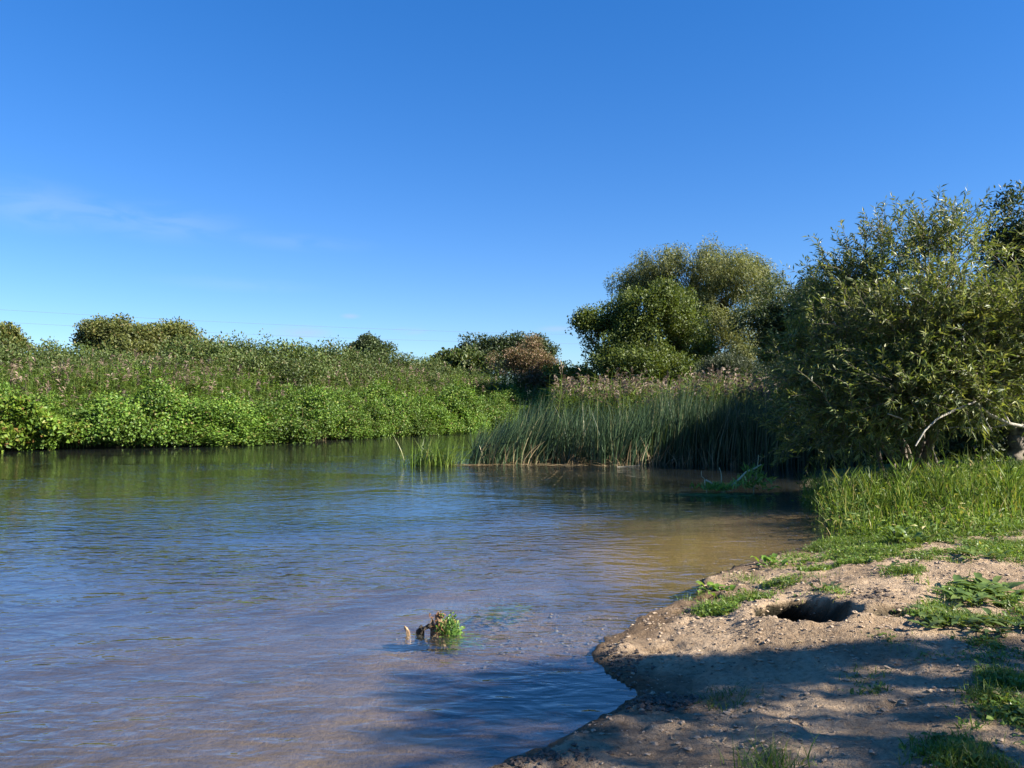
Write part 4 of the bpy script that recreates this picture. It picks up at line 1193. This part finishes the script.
# ------------------------------------------------------------------ driftwood stump with its plant
d = CAM_Z * FOC / (632 - HOR); sx = d * (437 - 512) / FOC
root = empty("driftwood_stump", (sx, d, .02), "small brown driftwood stump sticking out of the shallow river", "stump")
mb = MB()
tube(mb, bend((.0, .0, -.16), (.015, .0, .15), 0, .008, 8), np.array((.070, .062, .052, .042, .034, .028, .022, .008)), sides=9, jitter=.22)
for (dx, dy, hx, hz, r) in ((-.03, .01, -.012, .10, .020), (.025, -.02, .03, .085, .018), (.0, .02, .028, .125, .014)):
    tube(mb, [(dx, dy, -.1), (dx + hx * .3, dy, .02), (dx + hx * .8, dy, hz * .7), (dx + hx, dy, hz)], np.array((r * 1.3, r, r * .7, r * .15)), sides=6, jitter=.2)
mb.build("trunk", M['drift'], root, False)
mb = MB()
tube(mb, bend((.03, -.01, -.05), (.075, .0, .10), .01, .006, 6), .032, .014, 7, .15)
mb.build("root", M['drift'], root, False)
mb = MB()
tube(mb, bend((-.02, -.01, .035), (-.12, -.03, -.01), .02, .008, 6), .022, .012, 7, .15)
mb.build("root", M['dark_wood'], root, False)
for (dx, dy, lx, hz, r, mt_) in [(-.215, -.02, -.04, .045, .016, 'drift'), (-.15, -.015, .03, .05, .022, 'dark_wood'), (-.115, .02, -.01, .04, .018, 'dark_wood')]:
    mb = MB(); tube(mb, [(dx, dy, -.1), (dx + lx * .3, dy, .0), (dx + lx * .7, dy, hz * .6), (dx + lx, dy, hz)], np.array((r * 1.2, r, r * .7, r * .2)), sides=6, jitter=.15)
    mb.build("root", M[mt_], root, False)
mb = MB()
n = 90
q = np.stack([rng.normal(size=n) * .035 + .015, rng.normal(size=n) * .035 - .02, rng.uniform(.0, .15, n)], 1)
leaves(mb, q, rdir(n) * .6 + np.array((.1, -.1, -.5)), rdir(n), rng.uniform(.02, .05, n), rng.uniform(.008, .016, n), .2, .1)
mb.build("dead_leaves", M['dead_leaf'], root)
c = np.array((sx + .105, d - .03, 0))
root = empty("water_plant", c, "bright green leafy plant growing against the driftwood stump", "plant")
mb = MB()
n = 420
q = rdir(n) * np.array((.085, .08, .13)) * rng.random((n, 1)) ** .3 * (1 + .35 * rng.normal(size=(n, 1)))
q[:, 2] = np.abs(q[:, 2]) * (1 - .4 * np.clip(q[:, :1] / .08, 0, 1)[:, 0])
round_leaves(mb, q, unit(q + .03) + rdir(n) * .5, unit(q) + np.array((0, 0, .4)), rng.uniform(.016, .034, n), rng.uniform(.010, .022, n), .1)
mb.build("foliage", M['weed'], root)
ms = MB()
for q_ in q[:24]: tube(ms, [(0, 0, -.12), (q_[0] * .7, q_[1] * .7, q_[2] * .4), q_], .003, .002, 4, cap=False)
ms.build("stem", M['weed'], root)
def strands(name, label, cx, cy, n, rx, ry, L, z=-.02):
    P = np.stack([cx + rng.normal(size=n) * rx, cy + rng.normal(size=n) * ry, z + rng.uniform(-.03, .022, n)], 1)
    az = rng.normal(size=n) * .45 - .25
    mb = MB(); leaves(mb, P, np.stack([np.cos(az), np.sin(az), rng.normal(size=n) * .05], 1), rdir(n) * .3 + np.array((0, 0, 1.0)), L * rng.uniform(.5, 1.3, n), L * .12, .1, 0)
    tag(mb.build(name, M['weed']), label, "weed", kind="stuff")
strands("water_weed", "thin weed strands trailing from the driftwood stump", sx + .2, d - .10, 120, .09, .07, .09)
c = pix_ground(500, 610, 0); strands("water_weed", "patch of green weed under the surface by the sand bar", c[0], c[1], 260, .10, .14, .09)
c = pix_ground(455, 612, 0); strands("water_weed", "faint weed strands between the stump and the sand bar", c[0] + .1, c[1], 50, .12, .12, .07, -.04)

# ------------------------------------------------------------------ power line far behind
pl = []
for (x_, y_) in ((-88, 92), (30, 150)):
    zb = gz(x_, y_)
    root = empty("utility_pole", (x_, y_, zb), "far wooden power pole, " + ("beyond the left edge" if x_ < 0 else "hidden by the tall willow"), "pole")
    mb = MB(); tube(mb, [(0, 0, -1), (0, 0, 6), (0, 0, 13.0)], .16, .11, 10); mb.build("post", M['pole'], root, True)
    mb = MB(); tube(mb, [(-1.1, 0, 12.6), (0, 0, 12.65), (1.1, 0, 12.6)], .07, .07, 6); mb.build("crossarm", M['pole'], root)
    pl.append((x_, y_, zb))
for (ax, az_, lab) in ((-1.0, 12.7, "upper thin power cable crossing the sky above the far hedge"), (1.0, 10.9, "lower thin power cable crossing the sky above the far hedge")):
    (xa, ya, za), (xb, yb, zb) = pl
    mb = MB(); tube(mb, bend((xa + ax, ya, za + az_), (xb + ax, yb, zb + az_), -1.0, 0, 24), .015, .015, 5)
    tag(mb.build("power_cable", M['wire']), lab, "cable")
